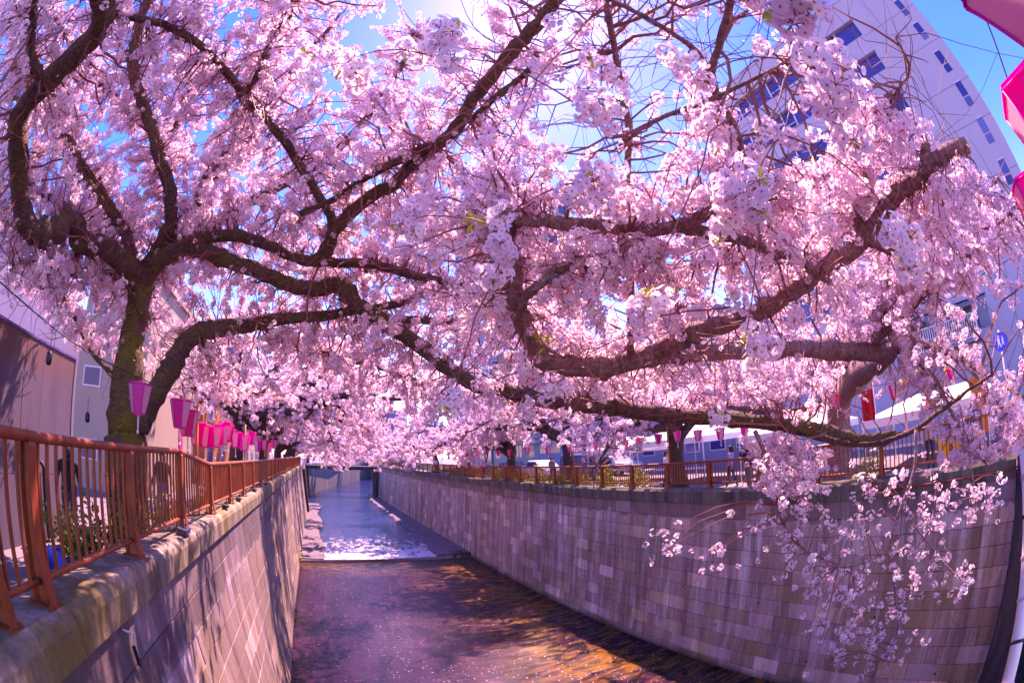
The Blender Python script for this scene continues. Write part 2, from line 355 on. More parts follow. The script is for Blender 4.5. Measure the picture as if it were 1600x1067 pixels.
# pier closing the right wall beside the camera's bridge, and the bridge deck underfoot
mb=MB().prism([(9.95,-7.75),(12.2,-7.75),(12.2,-1.5),(10.55,-1.5)],-.9,-.012)
M['dark_conc']=stone_mat('abutment_concrete',(.12,.10,.13),(.05,.04,.06),(.06,.06,.04),.3,.3,False)
tag(mb.build('bridge_abutment',M['dark_conc']),'dark vertical concrete pier closing the near end of the right wall','abutment')
b=thing('footbridge','concrete bridge deck under the viewpoint spanning both river walls','bridge',(4,-4,-2.6))
MB().box((-8,-3.2,0),(9,2.9,.85)).build('deck',M['conc'],b)
# left pier, stepped wall, far bridge, bending river beyond
tag(MB().prism([(-2.6,-7.7),(-1.2,-7.7),(-1.62,-1.5),(-2.6,-1.5)],57.05,58.3).build('wall_pier',M['dark_conc']),'dark pier ending the left river wall before the far bridge','pier')
tag(MB().prism([(-3.2,-7.7),(-1.75,-7.7),(-2.2,-1.5),(-3.2,-1.5)],58.35,79).build('retaining_wall',M['conc']),'set-back stretch of left river wall just before the far bridge','wall')
br=thing('road_bridge','low dark bridge with violet blue railing crossing the river far downstream','bridge',(4.5,82,-2.4))
MB().box((-8.5,-2.6,0),(9,2.6,.62)).build('deck',M['dark_conc'],br)
M['violet']=paint('violet_rail',(.16,.12,.42),.1)
for k in range(30):
    x=-8.3+k*.585; MB().box((x,-2.5,.625),(x+.05,-2.45,1.55)).build('baluster',M['violet'],br)
MB().box((-8.5,-2.53,1.555),(9,-2.42,1.64)).build('handrail',M['violet'],br)
MB().box((-8.5,-2.53,.8),(9,-2.42,.86)).build('bottom_rail',M['violet'],br)
MB().prism([(5.6,-5.2),(6.5,-5.2),(6.5,0),(5.6,0)],-2.6,2.6).build('abutment',M['dark_conc'],br)
def bankwall(pts,label,off):
    s=MB()
    for (x0,y0),(x1,y1) in zip(pts[:-1],pts[1:]):
        s.add([(x0,y0,-7.7),(x1,y1,-7.7),(x1,y1,-1.6),(x0,y0,-1.6),(x0+off,y0,-7.7),(x1+off,y1,-7.7),(x1+off,y1,-1.6),(x0+off,y0,-1.6)],[(0,1,2,3),(4,7,6,5),(3,2,6,7),(0,3,7,4),(1,5,6,2)])
    return tag(s.build('retaining_wall',M['conc']),label,'wall')
bankwall([(-1.6,84.7),(2.2,100),(11,131),(42,249)],'left river wall bending right beyond the far bridge',-.8)
bankwall([(10.3,84.7),(14,100),(22.8,130),(53,249)],'right river wall bending away beyond the far bridge',.8)

# ================================================================== FENCES
def fence(label,cat,xf,zf,posts,railz,side,bar_pitch,group=None):
    """posts: y list, railz(y): rail height; parts: post, top_rail, bottom_rail, bar"""
    y0,y1=posts[0],posts[-1]; root=thing('guard_fence',label,cat,(xf,y0,zf))
    sx=1 if side=='left' else -1      # towards the river
    for y in posts:
        h=railz(y)-zf
        p=MB()
        # flared steel post: two flanges and a web, wider at the foot
        for k in (0,1):
            s=(1 if k==0 else -1)
            prof=[(sx*s*.045,h-.03),(sx*s*.062,h-.06),(sx*s*.062,h*.35),(sx*s*.105,0.012),(sx*s*.088,0.012),(sx*s*.048,h*.35),(sx*s*.048,h-.08)]
            if k==0: p.prism(prof,-.05,.05)
            else: p.prism([(a*.85,b_) for a,b_ in prof],-.05,.05)
        p.prism([(-.04,0.012),(.04,0.012),(.045,h*.5),(.04,h-.02),(-.04,h-.02),(-.045,h*.5)],-.006,.006)
        p.box((-.12,-.09,0),(.12,.09,.012)); 
        for bx in (-.1,.1):
            for by in (-.07,.07): p.box((bx-.012,by-.012,.012),(bx+.012,by+.012,.03))
        o=p.build('post',M['fence'],root); o.location=(0,y-y0,0)
    r=.042
    pts=[(0,y-y0,railz(y)-zf) for y in posts]
    t=MB(); v,f=tube_geo(pts,r,10); t.add(v,f,0,True); t.build('top_rail',M['fence'],root)
    for ya,yb in zip(posts[:-1],posts[1:]):
        MB().tube([(0,ya-y0+.02,.17),(0,yb-y0-.02,.17)],.03,8).build('bottom_rail',M['fence'],root)
    ys=[]
    for ya,yb in zip(posts[:-1],posts[1:]):
        nb=max(2,round((yb-ya)/bar_pitch)); ys+=[ya+(yb-ya)*i/nb for i in range(1,nb)]
    ys.sort(key=lambda y:y*y+xf*xf)
    bm=MB().box((-.013,-.013,0),(.013,.013,1)); bo=bm.build('bar',M['fence'],root); me=bo.data; bpy.data.objects.remove(bo)
    rest=MB()
    for i,y in enumerate(ys):
        h=railz(y)-zf-.17
        if i<300: link('bar',me,root,(0,y-y0,.17),None,(1,1,h))
        else: rest.box((-.011,y-y0-.011,.17),(.011,y-y0+.011,.17+h))
    if rest.v: tag(rest.build('distant_bars',M['fence'],root),kind='stuff')
    return root
XL,XR=-2.16,11.2
rl=lambda y: -.10 if y<=6.8 else (-.10-.22*(y-6.8)/1.95 if y<8.75 else -.32)
fence('orange brown tubular steel guard fence along the left river wall, taller at the near end','fence',XL,-1.237,[.6,2.1]+[2.69+2*k for k in range(28)],rl,'left',.143)
rr=lambda y: -.60 if y<=5.9 else (-.60-.10*(y-5.9)/2 if y<7.9 else -.70)
fence('brown steel guard fence with thin bars along the right river wall under the blossom','fence',XR,-1.558,[-.15+2*k for k in range(40)],rr,'right',.125)
tag(MB().box((10.685,3.85,-1.86),(10.735,4.2,-1.58)).build('wall_plate',M['redplate']),'small square rust red plate hung on the right coping','plate')
tag(MB().tube([(10.70,3.84,-1.79),(10.70,1.5,-1.80),(10.71,-.02,-1.79)],.022,8).build('wall_pipe',M['redplate']),'thin red pipe running along the right coping from the square plate','pipe')
# limb centre lines: (x, y, z, radius) in metres
LEFT_TRUNK=[(-3.21,6.85,-2.05,0.44),(-3.2,6.85,-1.5,0.38),(-3.19,6.85,-0.06,0.34),(-3.21,6.86,0.06,0.33),(-3.21,6.86,0.62,0.31),(-3.23,6.86,1.04,0.29),(-3.23,6.85,1.38,0.235),(-3.22,6.84,1.71,0.225),(-3.19,6.82,2.06,0.215),(-3.22,6.81,2.38,0.22),(-3.22,6.82,2.67,0.17)]
LEFT_LIMBS=[[(-3.23,6.82,2.35,0.175),(-3.03,6.7,2.57,0.164),(-2.85,6.6,2.71,0.152),(-2.51,6.54,2.89,0.141),(-2.22,6.5,2.92,0.13),(-1.83,6.54,2.82,0.128),(-1.44,6.56,2.72,0.126),(-1.06,6.55,2.62,0.124),(-0.69,6.54,2.48,0.122),(-0.18,6.49,2.38,0.12),(0.22,6.36,2.41,0.117),(0.49,6.33,2.15,0.114),(0.87,6.24,1.92,0.111),(1.31,6.14,1.6,0.108),(1.71,6,1.27,0.105),(2.14,5.8,0.95,0.103),(2.53,5.54,0.84,0.102),(2.86,5.27,0.69,0.1),(3.17,4.97,0.62,0.098),(3.57,4.57,0.49,0.097),(4.01,4.06,0.34,0.095),(4.15,3.75,0.28,0.092),(4.32,3.38,0.2,0.088),(4.54,2.9,0.07,0.085),(4.55,2.66,-0.01,0.052),(4.59,2.35,-0.14,0.043),(4.65,1.97,-0.27,0.034),(4.68,1.58,-0.3,0.03),(4.68,1.18,-0.24,0.027),(4.64,0.9,-0.13,0.023),(4.58,0.62,-0.04,0.019),(4.48,0.48,0.01,0.016),(4.39,0.21,0.07,0.012)],
 [(4.18,2.56,0.04,0.07),(4.29,2.33,-0.02,0.062),(4.38,2.1,-0.09,0.054),(4.46,1.88,-0.19,0.046),(4.53,1.65,-0.23,0.038),(4.59,1.39,-0.23,0.03)],
 [(-2.98,6.88,0.17,0.2),(-2.79,6.9,0.52,0.189),(-2.58,6.91,0.91,0.179),(-2.41,6.89,1.18,0.168),(-2.24,6.85,1.48,0.157),(-2,6.84,1.69,0.146),(-1.71,6.86,1.77,0.136),(-1.36,6.88,1.84,0.125),(-1,6.88,1.91,0.114),(-0.76,6.86,1.98,0.104),(-0.34,6.84,2.04,0.093),(0.03,6.8,2.08,0.082),(0.36,6.73,2.15,0.071),(0.85,6.62,2.22,0.061),(1.31,6.47,2.32,0.05)],
 [(-3.18,6.71,2.39,0.17),(-3.25,6.46,2.46,0.168),(-3.32,6.23,2.47,0.166),(-3.44,5.97,2.49,0.163),(-3.54,5.69,2.53,0.161),(-3.69,5.43,2.43,0.159),(-3.75,5.2,2.4,0.157),(-3.72,4.95,2.5,0.154),(-3.78,4.73,2.41,0.152),(-3.78,4.6,2.24,0.15),(-3.87,4.37,2.09,0.148),(-3.94,4.09,2.06,0.145),(-3.95,3.72,2.26,0.143),(-3.89,3.44,2.41,0.141),(-3.83,3.1,2.57,0.139),(-3.71,2.85,2.7,0.136),(-3.39,2.72,2.93,0.134),(-3.09,2.6,3.08,0.132),(-2.79,2.45,3.23,0.13),(-2.67,2.23,3.25,0.127),(-2.65,1.85,3.27,0.125)],
 [(-3.25,2.59,2.78,0.07),(-3.27,2.44,2.75,0.064),(-3.29,2.24,2.76,0.058),(-3.28,2,2.81,0.052),(-3.23,1.79,2.88,0.046),(-3.17,1.58,2.93,0.04)],
 [(-3.29,6.82,2.43,0.125),(-3.45,6.76,2.76,0.117),(-3.65,6.66,3.09,0.109),(-3.81,6.64,3.26,0.101),(-4.18,6.39,3.62,0.093),(-4.6,6.07,3.93,0.085),(-4.95,5.79,4.2,0.077),(-5.21,5.58,4.43,0.069),(-5.5,5.37,4.58,0.061),(-5.95,5.06,4.63,0.053),(-6.5,4.5,4.7,0.045)],
 [(-3.21,6.83,2.49,0.13),(-3.11,6.78,2.66,0.127),(-2.95,6.68,3,0.123),(-2.84,6.59,3.23,0.12),(-2.8,6.47,3.44,0.116),(-2.91,6.16,3.84,0.113),(-3.09,5.86,4.09,0.109),(-3.25,5.53,4.37,0.106),(-3.5,5.08,4.66,0.102),(-3.69,4.71,4.86,0.099),(-3.77,4.24,5.17,0.095),(-3.74,4.02,5.33,0.092),(-3.65,3.71,5.58,0.088),(-3.64,3.34,5.77,0.085)],
 [(-2.5,6.66,2.94,0.11),(-2.1,6.57,3.09,0.105),(-1.67,6.49,3.16,0.099),(-1.31,6.44,3.08,0.094),(-0.93,6.39,2.98,0.088),(-0.56,6.35,2.81,0.083),(-0.22,6.26,2.71,0.078),(0.27,6.11,2.67,0.072),(0.64,5.95,2.62,0.067),(0.9,5.8,2.51,0.062),(1.14,5.64,2.4,0.056),(1.6,5.43,2.25,0.051),(1.89,5.22,2.12,0.045),(2.17,5.03,1.91,0.04)],
 [(-0.18,5.86,2.56,0.09),(-0.06,5.67,2.58,0.088),(0.07,5.36,2.82,0.085),(0.4,4.99,3.1,0.083),(0.67,4.71,3.18,0.081),(0.84,4.39,3.3,0.078),(0.99,4.11,3.34,0.076),(1.16,3.75,3.43,0.074),(1.22,3.37,3.56,0.072),(1.28,3.05,3.58,0.069),(1.35,2.65,3.65,0.067),(1.41,2.29,3.66,0.065),(1.43,1.91,3.66,0.062),(1.38,1.6,3.63,0.06)],
 [(0.98,3.93,3.26,0.06),(0.9,4.07,3.33,0.055),(0.66,4.33,3.27,0.05),(0.33,4.61,3.16,0.045),(0.1,4.84,3.06,0.04),(-0.35,5.1,2.88,0.035),(-0.69,5.2,2.91,0.03)],
 [(1.22,3.44,3.27,0.04),(1.27,3.14,3.26,0.037),(1.44,2.69,3.31,0.033),(1.53,2.29,3.3,0.03)],
 [(-0.12,5.84,2.62,0.065),(0,5.54,2.99,0.063),(-0.34,5.2,3.34,0.061),(-0.62,4.91,3.52,0.059),(-0.86,4.63,3.67,0.057),(-1.11,4.37,3.74,0.055),(-1.38,4.1,3.79,0.053),(-1.53,3.83,3.85,0.05),(-1.75,3.54,3.88,0.048),(-2,3.23,3.88,0.046),(-2.3,2.92,3.81,0.044),(-2.47,2.73,3.69,0.042),(-2.75,2.46,3.53,0.04),(-2.88,2.29,3.39,0.038)],
 [(-1.32,3.92,3.63,0.045),(-1.17,3.6,3.78,0.042),(-1.07,3.25,3.91,0.04),(-0.97,2.8,4.09,0.038),(-0.91,2.54,4.09,0.035)],
 [(-3.02,6.74,1.79,0.03),(-3.25,6.37,2.16,0.027),(-3.5,6.04,2.23,0.024),(-3.76,5.67,2.36,0.021),(-3.83,5.47,2.31,0.018),(-4.25,5.08,2.06,0.015),(-4.58,4.69,1.81,0.012)],
 [(-3.22,6.82,2.67,0.13),(-2.56,6.84,3.73,0.112),(-2.29,6.62,4.64,0.094),(-1.91,6.72,5.02,0.076),(-1.36,6.05,6.24,0.058),(-0.79,5.42,7.14,0.04)],
 [(-3.22,6.82,2.67,0.13),(-2.16,6.95,3.56,0.11),(-1.23,6.91,4.23,0.09),(-0.2,6.64,4.98,0.07),(0.48,5.95,5.91,0.05),(0.77,5.12,6.74,0.03)],
 [(-3.84,6.71,3.29,0.09),(-4.63,6.06,3.29,0.075),(-5.23,5.39,3.29,0.06),(-5.7,4.68,3.35,0.045),(-5.92,4.23,3.32,0.03)],
 [(-3.28,7.14,0.85,0.05),(-3.99,6.95,1.17,0.038),(-4.71,6.55,1.95,0.027),(-5.5,6.13,2.1,0.015)],
 [(-0.99,6.78,1.88,0.07),(-0.32,7.37,1.72,0.058),(0.47,7.86,1.67,0.045),(1.7,8.23,1.46,0.033),(2.53,8.56,1.17,0.02)],
 [(-1.99,6.82,1.69,0.06),(-1.9,7.5,1.44,0.047),(-1.77,8.17,1.13,0.033),(-0.98,8.88,1.05,0.02)],
 [(-0.18,6.76,2.48,0.08),(0.52,6.71,2.75,0.065),(1.27,6.46,3.28,0.05),(2,6.07,3.78,0.035),(2.46,5.54,4.42,0.02)],
 [(0.9,6.44,1.98,0.07),(1.42,6.45,2.01,0.058),(2.1,6.36,2.04,0.045),(2.83,6.08,2.34,0.033),(3.38,5.79,2.62,0.02)],
 [(-3.84,6.71,3.29,0.1),(-4.92,5.6,3.98,0.083),(-5.65,4.23,4.74,0.065),(-6.1,3.04,5.16,0.048),(-6.4,2,5.38,0.03)],
 [(-3.68,6.27,4.96,0.08),(-4.92,5.07,5.36,0.063),(-5.76,3.79,5.68,0.047),(-6.24,2.54,5.97,0.03)],
 [(-3.49,6.62,4.63,0.08),(-3.21,5.98,5.6,0.063),(-3.3,5.18,6.3,0.047),(-3.44,4.15,6.96,0.03)],
 [(-2.56,6.84,3.73,0.09),(-1.89,6.24,5.08,0.07),(-1.51,5.37,6.19,0.05),(-1.61,4.03,7.19,0.03)],
 [(-3.4,6.77,2.58,0.07),(-4.28,6.18,2.26,0.058),(-4.82,5.55,2.3,0.045),(-5.34,4.67,2.59,0.033),(-5.51,4.17,2.64,0.02)]]
RIGHT_TRUNK=[(13,6.05,-2.05,0.52),(12.98,6.05,-1.4,0.44),(12.91,5.88,-0.64,0.42),(12.85,5.81,0.11,0.38),(12.47,5.38,0.74,0.34),(11.71,4.54,1.05,0.3)]
RIGHT_LIMBS=[[(12.38,5.34,0.69,0.32),(10.11,3.82,0.96,0.255),(7.8,2.35,0.9,0.19),(6.71,2.46,0.91,0.14),(6.05,2.75,0.97,0.133),(5.32,3.07,1.04,0.127),(4.6,3.3,1.02,0.12),(3.89,3.41,0.99,0.113),(3.38,3.26,0.93,0.107),(2.85,3.11,0.82,0.1),(2.5,3.16,0.74,0.088),(2.15,3.33,0.74,0.085),(1.9,3.38,0.8,0.082),(1.75,3.35,0.92,0.079),(1.62,3.29,1.09,0.075),(1.53,3.2,1.23,0.072),(1.46,3.08,1.41,0.069),(1.38,2.96,1.56,0.066),(1.3,2.85,1.66,0.063),(1.31,2.75,1.7,0.06),(1.35,2.65,1.67,0.057),(1.53,2.5,1.61,0.054),(1.83,2.26,1.51,0.05),(1.97,2.08,1.44,0.047),(2.14,1.83,1.39,0.044),(2.19,1.62,1.41,0.041),(2.31,1.33,1.37,0.038)],
 [(2.81,3.15,0.82,0.088),(2.96,2.85,0.91,0.085),(3.03,2.62,0.94,0.083),(3.2,2.24,0.98,0.08),(3.27,1.94,1.02,0.078),(3.29,1.66,1.09,0.075),(3.31,1.34,1.16,0.073),(3.31,0.97,1.23,0.07),(3.24,0.57,1.4,0.068),(3.17,0.32,1.4,0.065),(3.07,0.13,1.43,0.063),(2.99,-0.18,1.38,0.06)],
 [(3.11,0.26,1.41,0.06),(3.06,0.18,1.46,0.045),(3.01,0.12,1.54,0.04)],
 [(3.25,0.94,1.22,0.06),(3.31,0.87,1.17,0.045),(3.37,0.78,1.09,0.04)],
 [(3.25,0.95,1.22,0.05),(3.2,0.93,1.3,0.045),(3.17,0.92,1.35,0.042)],
 [(2.12,1.86,1.4,0.055),(2.25,1.79,1.36,0.048),(2.43,1.65,1.3,0.041),(2.6,1.52,1.19,0.034),(2.77,1.36,1.09,0.027),(2.92,1.24,0.92,0.02)],
 [(2.61,3.14,0.75,0.034),(2.48,2.96,0.87,0.032),(2.31,2.66,1.31,0.03),(2.09,2.34,1.69,0.028),(1.92,2.1,1.81,0.026),(1.74,1.77,1.99,0.024),(1.52,1.51,2.08,0.022),(1.27,1.22,2.16,0.02),(1.07,0.98,2.15,0.018),(0.93,0.8,2.06,0.016)],
 [(1.65,1.69,1.85,0.018),(1.62,1.48,1.8,0.016),(1.66,1.19,1.73,0.014),(1.64,0.98,1.64,0.012),(1.64,0.66,1.56,0.01),(1.58,0.42,1.47,0.008)],
 [(2.27,1.29,1.37,0.032),(2.16,1.21,1.42,0.03),(2.02,1.14,1.51,0.029),(1.88,1.05,1.58,0.027),(1.72,0.98,1.65,0.025),(1.57,0.89,1.7,0.023),(1.47,0.68,1.75,0.021),(1.36,0.47,1.78,0.02),(1.26,0.34,1.77,0.018)],
 [(1.65,0.93,1.78,0.02),(1.52,0.87,1.82,0.018),(1.37,0.85,1.84,0.015),(1.15,0.86,1.9,0.013),(0.97,0.86,1.9,0.01)],
 [(1.48,3.03,1.12,0.045),(1.49,2.92,1.18,0.039),(1.56,2.76,1.25,0.033),(1.65,2.6,1.3,0.027),(1.72,2.44,1.33,0.021),(1.84,2.24,1.35,0.015)],
 [(6.93,2.41,0.95,0.06),(6.66,1.8,1.16,0.053),(6.35,1.3,1.25,0.047),(5.99,0.82,1.36,0.04),(5.62,0.43,1.38,0.033),(5.21,-0.08,1.41,0.027),(4.75,-0.6,1.44,0.02)],
 [(7.08,2.32,0.89,0.07),(6.75,2.13,1.11,0.062),(6.44,1.81,1.41,0.053),(6.13,1.53,1.52,0.045),(5.83,1.26,1.58,0.037),(5.51,0.82,1.72,0.028),(5.15,0.46,1.87,0.02)],
 [(3.1,3,0.85,0.02),(2.85,2.69,1.05,0.018),(2.48,2.42,1.3,0.015),(2.08,2.24,1.37,0.013),(1.78,2.02,1.31,0.01)],
 [(2.46,3.2,0.71,0.04),(2.46,3.52,0.59,0.032),(2.47,3.81,0.48,0.023),(2.45,4.12,0.31,0.015)],
 [(7.61,2.29,0.88,0.06),(7.42,1.57,0.83,0.05),(7.18,0.88,0.46,0.04),(6.87,0.24,-0.03,0.03),(6.49,-0.17,-0.27,0.02)],
 [(11.52,4.46,1.03,0.12),(10.33,4.65,1.44,0.098),(9.04,5.16,0.94,0.075),(7.75,5.38,0.85,0.052),(6.51,5.38,0.98,0.03)],
 [(11.52,4.46,1.03,0.14),(10.72,2.71,2.33,0.113),(9.77,1.49,2.51,0.085),(8.64,-0.05,2.85,0.057),(7.48,-0.77,2.74,0.03)],
 [(11.52,4.46,1.03,0.14),(10.15,3.79,2.42,0.103),(8.46,3.52,3.47,0.067),(6.83,3.38,3.76,0.03)],
 [(12.38,5.34,0.69,0.1),(11.04,6.19,0.44,0.077),(9.68,6.78,0.59,0.053),(8.22,7.26,0.86,0.03)],
 [(3.23,1.03,1.23,0.02),(3.03,0.8,1.46,0.017),(2.83,0.48,1.67,0.015),(2.66,0.15,1.74,0.012),(2.5,-0.07,1.73,0.01),(2.27,-0.12,1.8,0.007)],
 [(4,2.83,0.03,0.026),(4.03,2.67,-0.4,0.023),(3.99,2.58,-0.66,0.02),(3.96,2.42,-1.02,0.017),(3.98,2.18,-1.23,0.014),(4.02,1.91,-1.34,0.011),(4.03,1.65,-1.48,0.008)],
 [(4.46,1.12,-0.23,0.02),(4.37,1.14,-0.59,0.018),(4.22,1.26,-0.93,0.016),(4.07,1.29,-1.26,0.013),(3.93,1.14,-1.62,0.011),(3.78,1.01,-1.9,0.009),(3.61,1.02,-2.11,0.007)],
 [(4.14,1.16,-0.95,0.008),(4.07,0.93,-1.16,0.007),(3.99,0.72,-1.33,0.005),(3.9,0.49,-1.47,0.004)],
 [(4.36,0.6,-0.09,0.01),(4.31,0.55,-0.42,0.008),(4.25,0.48,-0.69,0.006),(4.17,0.42,-0.95,0.004)],
 [(4.05,1.26,-1.18,0.007),(3.87,1.49,-1.3,0.005),(3.73,1.7,-1.29,0.004)],
 [(7.34,1.81,0.8,0.03),(7.02,1.27,0.05,0.023),(6.58,0.88,-0.55,0.017),(6.11,0.39,-1,0.01)],
 [(6.93,0.85,0.45,0.025),(6.59,0.27,-0.26,0.018),(6.15,-0.01,-0.81,0.01)],
 [(4.32,2.52,-0,0.02),(4.29,2.56,-0.21,0.016),(4.2,2.69,-0.39,0.012),(4.23,2.58,-0.71,0.008)]]
NEAR_CLUSTERS=[(0.66,0.13,0.68),(0.66,0.14,0.74),(0.84,0.19,0.60),(0.85,0.19,0.67),(0.97,0.61,0.62),(1.03,0.58,0.65),(1.03,0.72,0.62),(0.96,1.06,0.46),(0.96,1.08,0.39),(0.69,0.89,0.74),(0.76,0.87,0.79),(0.73,0.83,1.02),(0.71,0.87,1.00),(0.20,0.84,1.10),(0.17,0.94,1.16),(-0.17,1.03,1.08),(-0.03,0.98,1.14),(-0.07,1.08,1.18),(0.25,1.47,0.82),(0.60,1.32,0.67),(0.56,1.29,0.76),(0.61,1.46,0.63),(0.56,1.80,0.25),(1.31,0.27,0.42),(1.41,0.24,0.47),(1.30,0.88,0.28),(1.43,0.88,0.30),(1.05,0.66,1.16),(0.92,0.61,1.16),(1.15,0.47,0.84),(1.18,0.15,0.92),(1.84,1.54,0.08),(0.73,0.79,1.18),(1.70,1.26,0.59),(1.17,2.07,0.33),(1.17,2.31,0.22)]
HANG_CLUSTERS=[(2.93,3.17,-0.84),(2.94,3.14,-0.94),(2.92,3.14,-1.01),(3.23,2.81,-1.04),(3.27,2.75,-1.04),(3.38,2.72,-0.72),(3.74,2.29,-0.38),(3.67,2.36,-0.52),(3.63,2.44,-0.42),(3.69,2.30,-0.68),(3.72,2.21,-0.77),(3.74,2.25,-0.59),(3.70,2.34,-0.41),(3.81,2.18,-0.34),(3.63,2.41,-0.57),(3.79,2.17,-0.55),(3.81,2.10,-0.65),(3.61,2.37,-0.84),(3.64,2.22,-1.09),(3.75,2.12,-0.87),(3.70,2.16,-0.98),(3.66,2.42,-0.28),(3.61,2.50,-0.32),(3.85,2.09,-0.44),(3.87,1.93,-0.81),(3.87,1.86,-0.96),(3.91,1.75,-1.02),(3.94,1.66,-1.03),(3.69,2.01,-1.31),(3.69,1.95,-1.40),(3.75,1.85,-1.36),(3.81,1.74,-1.34),(3.83,1.68,-1.38),(3.68,1.87,-1.52),(3.74,1.75,-1.52),(4.00,1.58,-0.95),(4.04,1.51,-0.89),(4.07,1.42,-0.89),(3.99,1.54,-1.05),(4.12,1.37,-0.72),(4.15,1.31,-0.65),(4.18,1.22,-0.61),(4.14,1.27,-0.80),(4.15,1.12,-0.95),(4.16,0.99,-1.05),(4.18,0.93,-1.02),(4.18,0.86,-1.08),(4.03,1.25,-1.24),(4.06,1.15,-1.26),(4.07,1.05,-1.30),(4.09,0.95,-1.30),(4.00,1.22,-1.38),(3.98,1.17,-1.46),(3.95,1.07,-1.60),(3.89,1.14,-1.70),(3.87,1.08,-1.78),(3.88,0.98,-1.82),(3.80,1.56,-1.58),(3.84,1.49,-1.55),(3.91,1.19,-1.62),(3.86,1.26,-1.69),(3.77,1.42,-1.78),(3.72,1.49,-1.81),(3.65,1.59,-1.87),(3.62,1.72,-1.82),(3.55,1.69,-1.97),(3.66,1.52,-1.91),(3.74,1.20,-1.98),(3.75,1.01,-2.06),(3.71,1.05,-2.12),(3.63,1.17,-2.19),(3.71,1.28,-1.99),(3.58,1.47,-2.09),(3.58,1.52,-2.05),(3.68,1.77,-1.64),(3.71,1.74,-1.59),(4.07,0.83,-1.45),(4.10,0.77,-1.40),(4.13,0.68,-1.36),(4.11,0.52,-1.49),(4.10,0.46,-1.54),(4.06,0.45,-1.64),(4.00,0.96,-1.56),(3.98,0.87,-1.65),(4.28,0.47,-0.91),(4.25,0.52,-1.01),(4.31,0.38,-0.82),(4.30,0.27,-0.89),(4.33,0.20,-0.77),(4.28,0.58,-0.84),(4.25,0.76,-0.84),(4.25,0.68,-0.94),(4.28,0.33,-0.99),(3.82,0.88,-2.00),(4.08,1.50,-0.71),(4.05,1.62,-0.55),(4.19,1.01,-0.89),(4.25,0.85,-0.75),(4.29,0.79,-0.60),(4.25,0.96,-0.62),(3.63,1.96,-1.54),(3.63,2.16,-1.24),(3.98,1.36,-1.28),(3.91,1.50,-1.34)]
LEAF_SPROUTS=[(1.76,3.14,0.86),(0.93,1.01,0.46),(1.28,0.91,0.30),(0.51,1.39,0.83),(2.50,2.33,1.12),(1.63,2.69,1.30)]
# ================================================================== CHERRY TREES
unit_=lambda v:v/(np.linalg.norm(v)+1e-9)
def petal_geo(hi):
    L=.0185; w=.0175
    if hi: o=[(0,0,0),(-.28*w,.28*L,.12),(-.5*w,.62*L,.2),(-.34*w,.95*L,.16),(0,.87*L,.17),(.34*w,.95*L,.16),(.5*w,.62*L,.2),(.28*w,.28*L,.12)]; f=[(0,1,7),(1,2,6,7),(2,3,4),(2,4,6),(4,5,6)]
    else: o=[(0,.0,0),(-.55*w,.62*L,.2),(0,1.0*L,.12),(.55*w,.62*L,.2)]; f=[(0,1,2,3)]
    return np.array([(x,y,z*L*1.3) for x,y,z in o]),f
def cluster(nf,rad,hi,leaf=0,seed=0,sc=1.):
    rg=np.random.default_rng(seed); mb=MB(); tips=[]
    P,F=petal_geo(hi)
    for i in range(nf):
        # fibonacci directions, jittered, biased downwards-out
        ph=i*2.39996+rg.uniform(-.4,.4); cz=1-2*(i+.5)/nf; cz=cz*.92+rg.uniform(-.15,.15); cz=max(-1,min(1,cz)); s=math.sqrt(1-cz*cz)
        d=np.array([s*math.cos(ph),s*math.sin(ph),cz]); c=d*rad*rg.uniform(.75,1.15)
        q=Vector(d+rg.normal(0,.35,3)).to_track_quat('Z','Y')@Quaternion((0,0,1),rg.uniform(0,6.28))
        size=sc*rg.uniform(.85,1.12); close=rg.uniform(.8,1.6)
        for k in range(5):
            a=k*1.2566; ca,sa=math.cos(a),math.sin(a); vv=[]
            for x,y,z in P:
                p=q@Vector((x*ca-y*sa,x*sa+y*ca,z*close)); vv.append(tuple(np.array(p)*size+c))
            tips+= [0]+[.5 if hi and j in (1,7) else 1 for j in range(1,len(P))]
            mb.add(vv,F,0,hi)
        if hi:
            vv=[tuple(np.array(q@Vector((math.cos(j*1.05)*.0032,math.sin(j*1.05)*.0032,.004)))*size+c) for j in range(6)]+[tuple(np.array(q@Vector((0,0,.001)))*size+c)]
            tips+=[0]*7; mb.add(vv,[(j,(j+1)%6,6) for j in range(6)],1)
            e=c-np.array(q@Vector((0,0,.004)))*size
            v,f=tube_geo([(0,0,0),tuple(e*.55+np.array([0,0,.004])),tuple(e)],[.0012,.001,.0018],3,False); tips+=[0]*len(v); mb.add(v,f,3)
    for i in range(0 if hi else 4):
        d=unit_(rg.normal(0,1,3)); c=d*rad*rg.uniform(1.0,1.35); u=unit_(np.cross(d,[.3,.2,1])); b_=.0032*sc
        vv=[tuple(d*rad*.2),tuple(c+u*b_),tuple(c+d*.012*sc),tuple(c-u*b_)]; tips+=[0]*4; mb.add(vv,[(0,1,2,3)],1 if i%2 else 3)
    for i in range(leaf):
        a=rg.uniform(0,6.28); b=rg.uniform(-.2,1.1); d=np.array([math.cos(a)*math.cos(b),math.sin(a)*math.cos(b),math.sin(b)]); u=np.cross(d,[0,0,1]); u/=np.linalg.norm(u)
        l=rad*rg.uniform(1.1,1.9); ww=.009*sc
        vv=[tuple(d*rad*.2),tuple(d*l*.6+u*ww),tuple(d*l+np.array([0,0,-.01])),tuple(d*l*.6-u*ww)]; tips+=[0]*4; mb.add(vv,[(0,1,2),(0,2,3)],2)
    return mb,tips
PM=[M['petal'],M['stamen'],M['leaf'],M['stem']]; PF=[M['petal_far'],M['stamen'],M['leaf'],M['stem']]
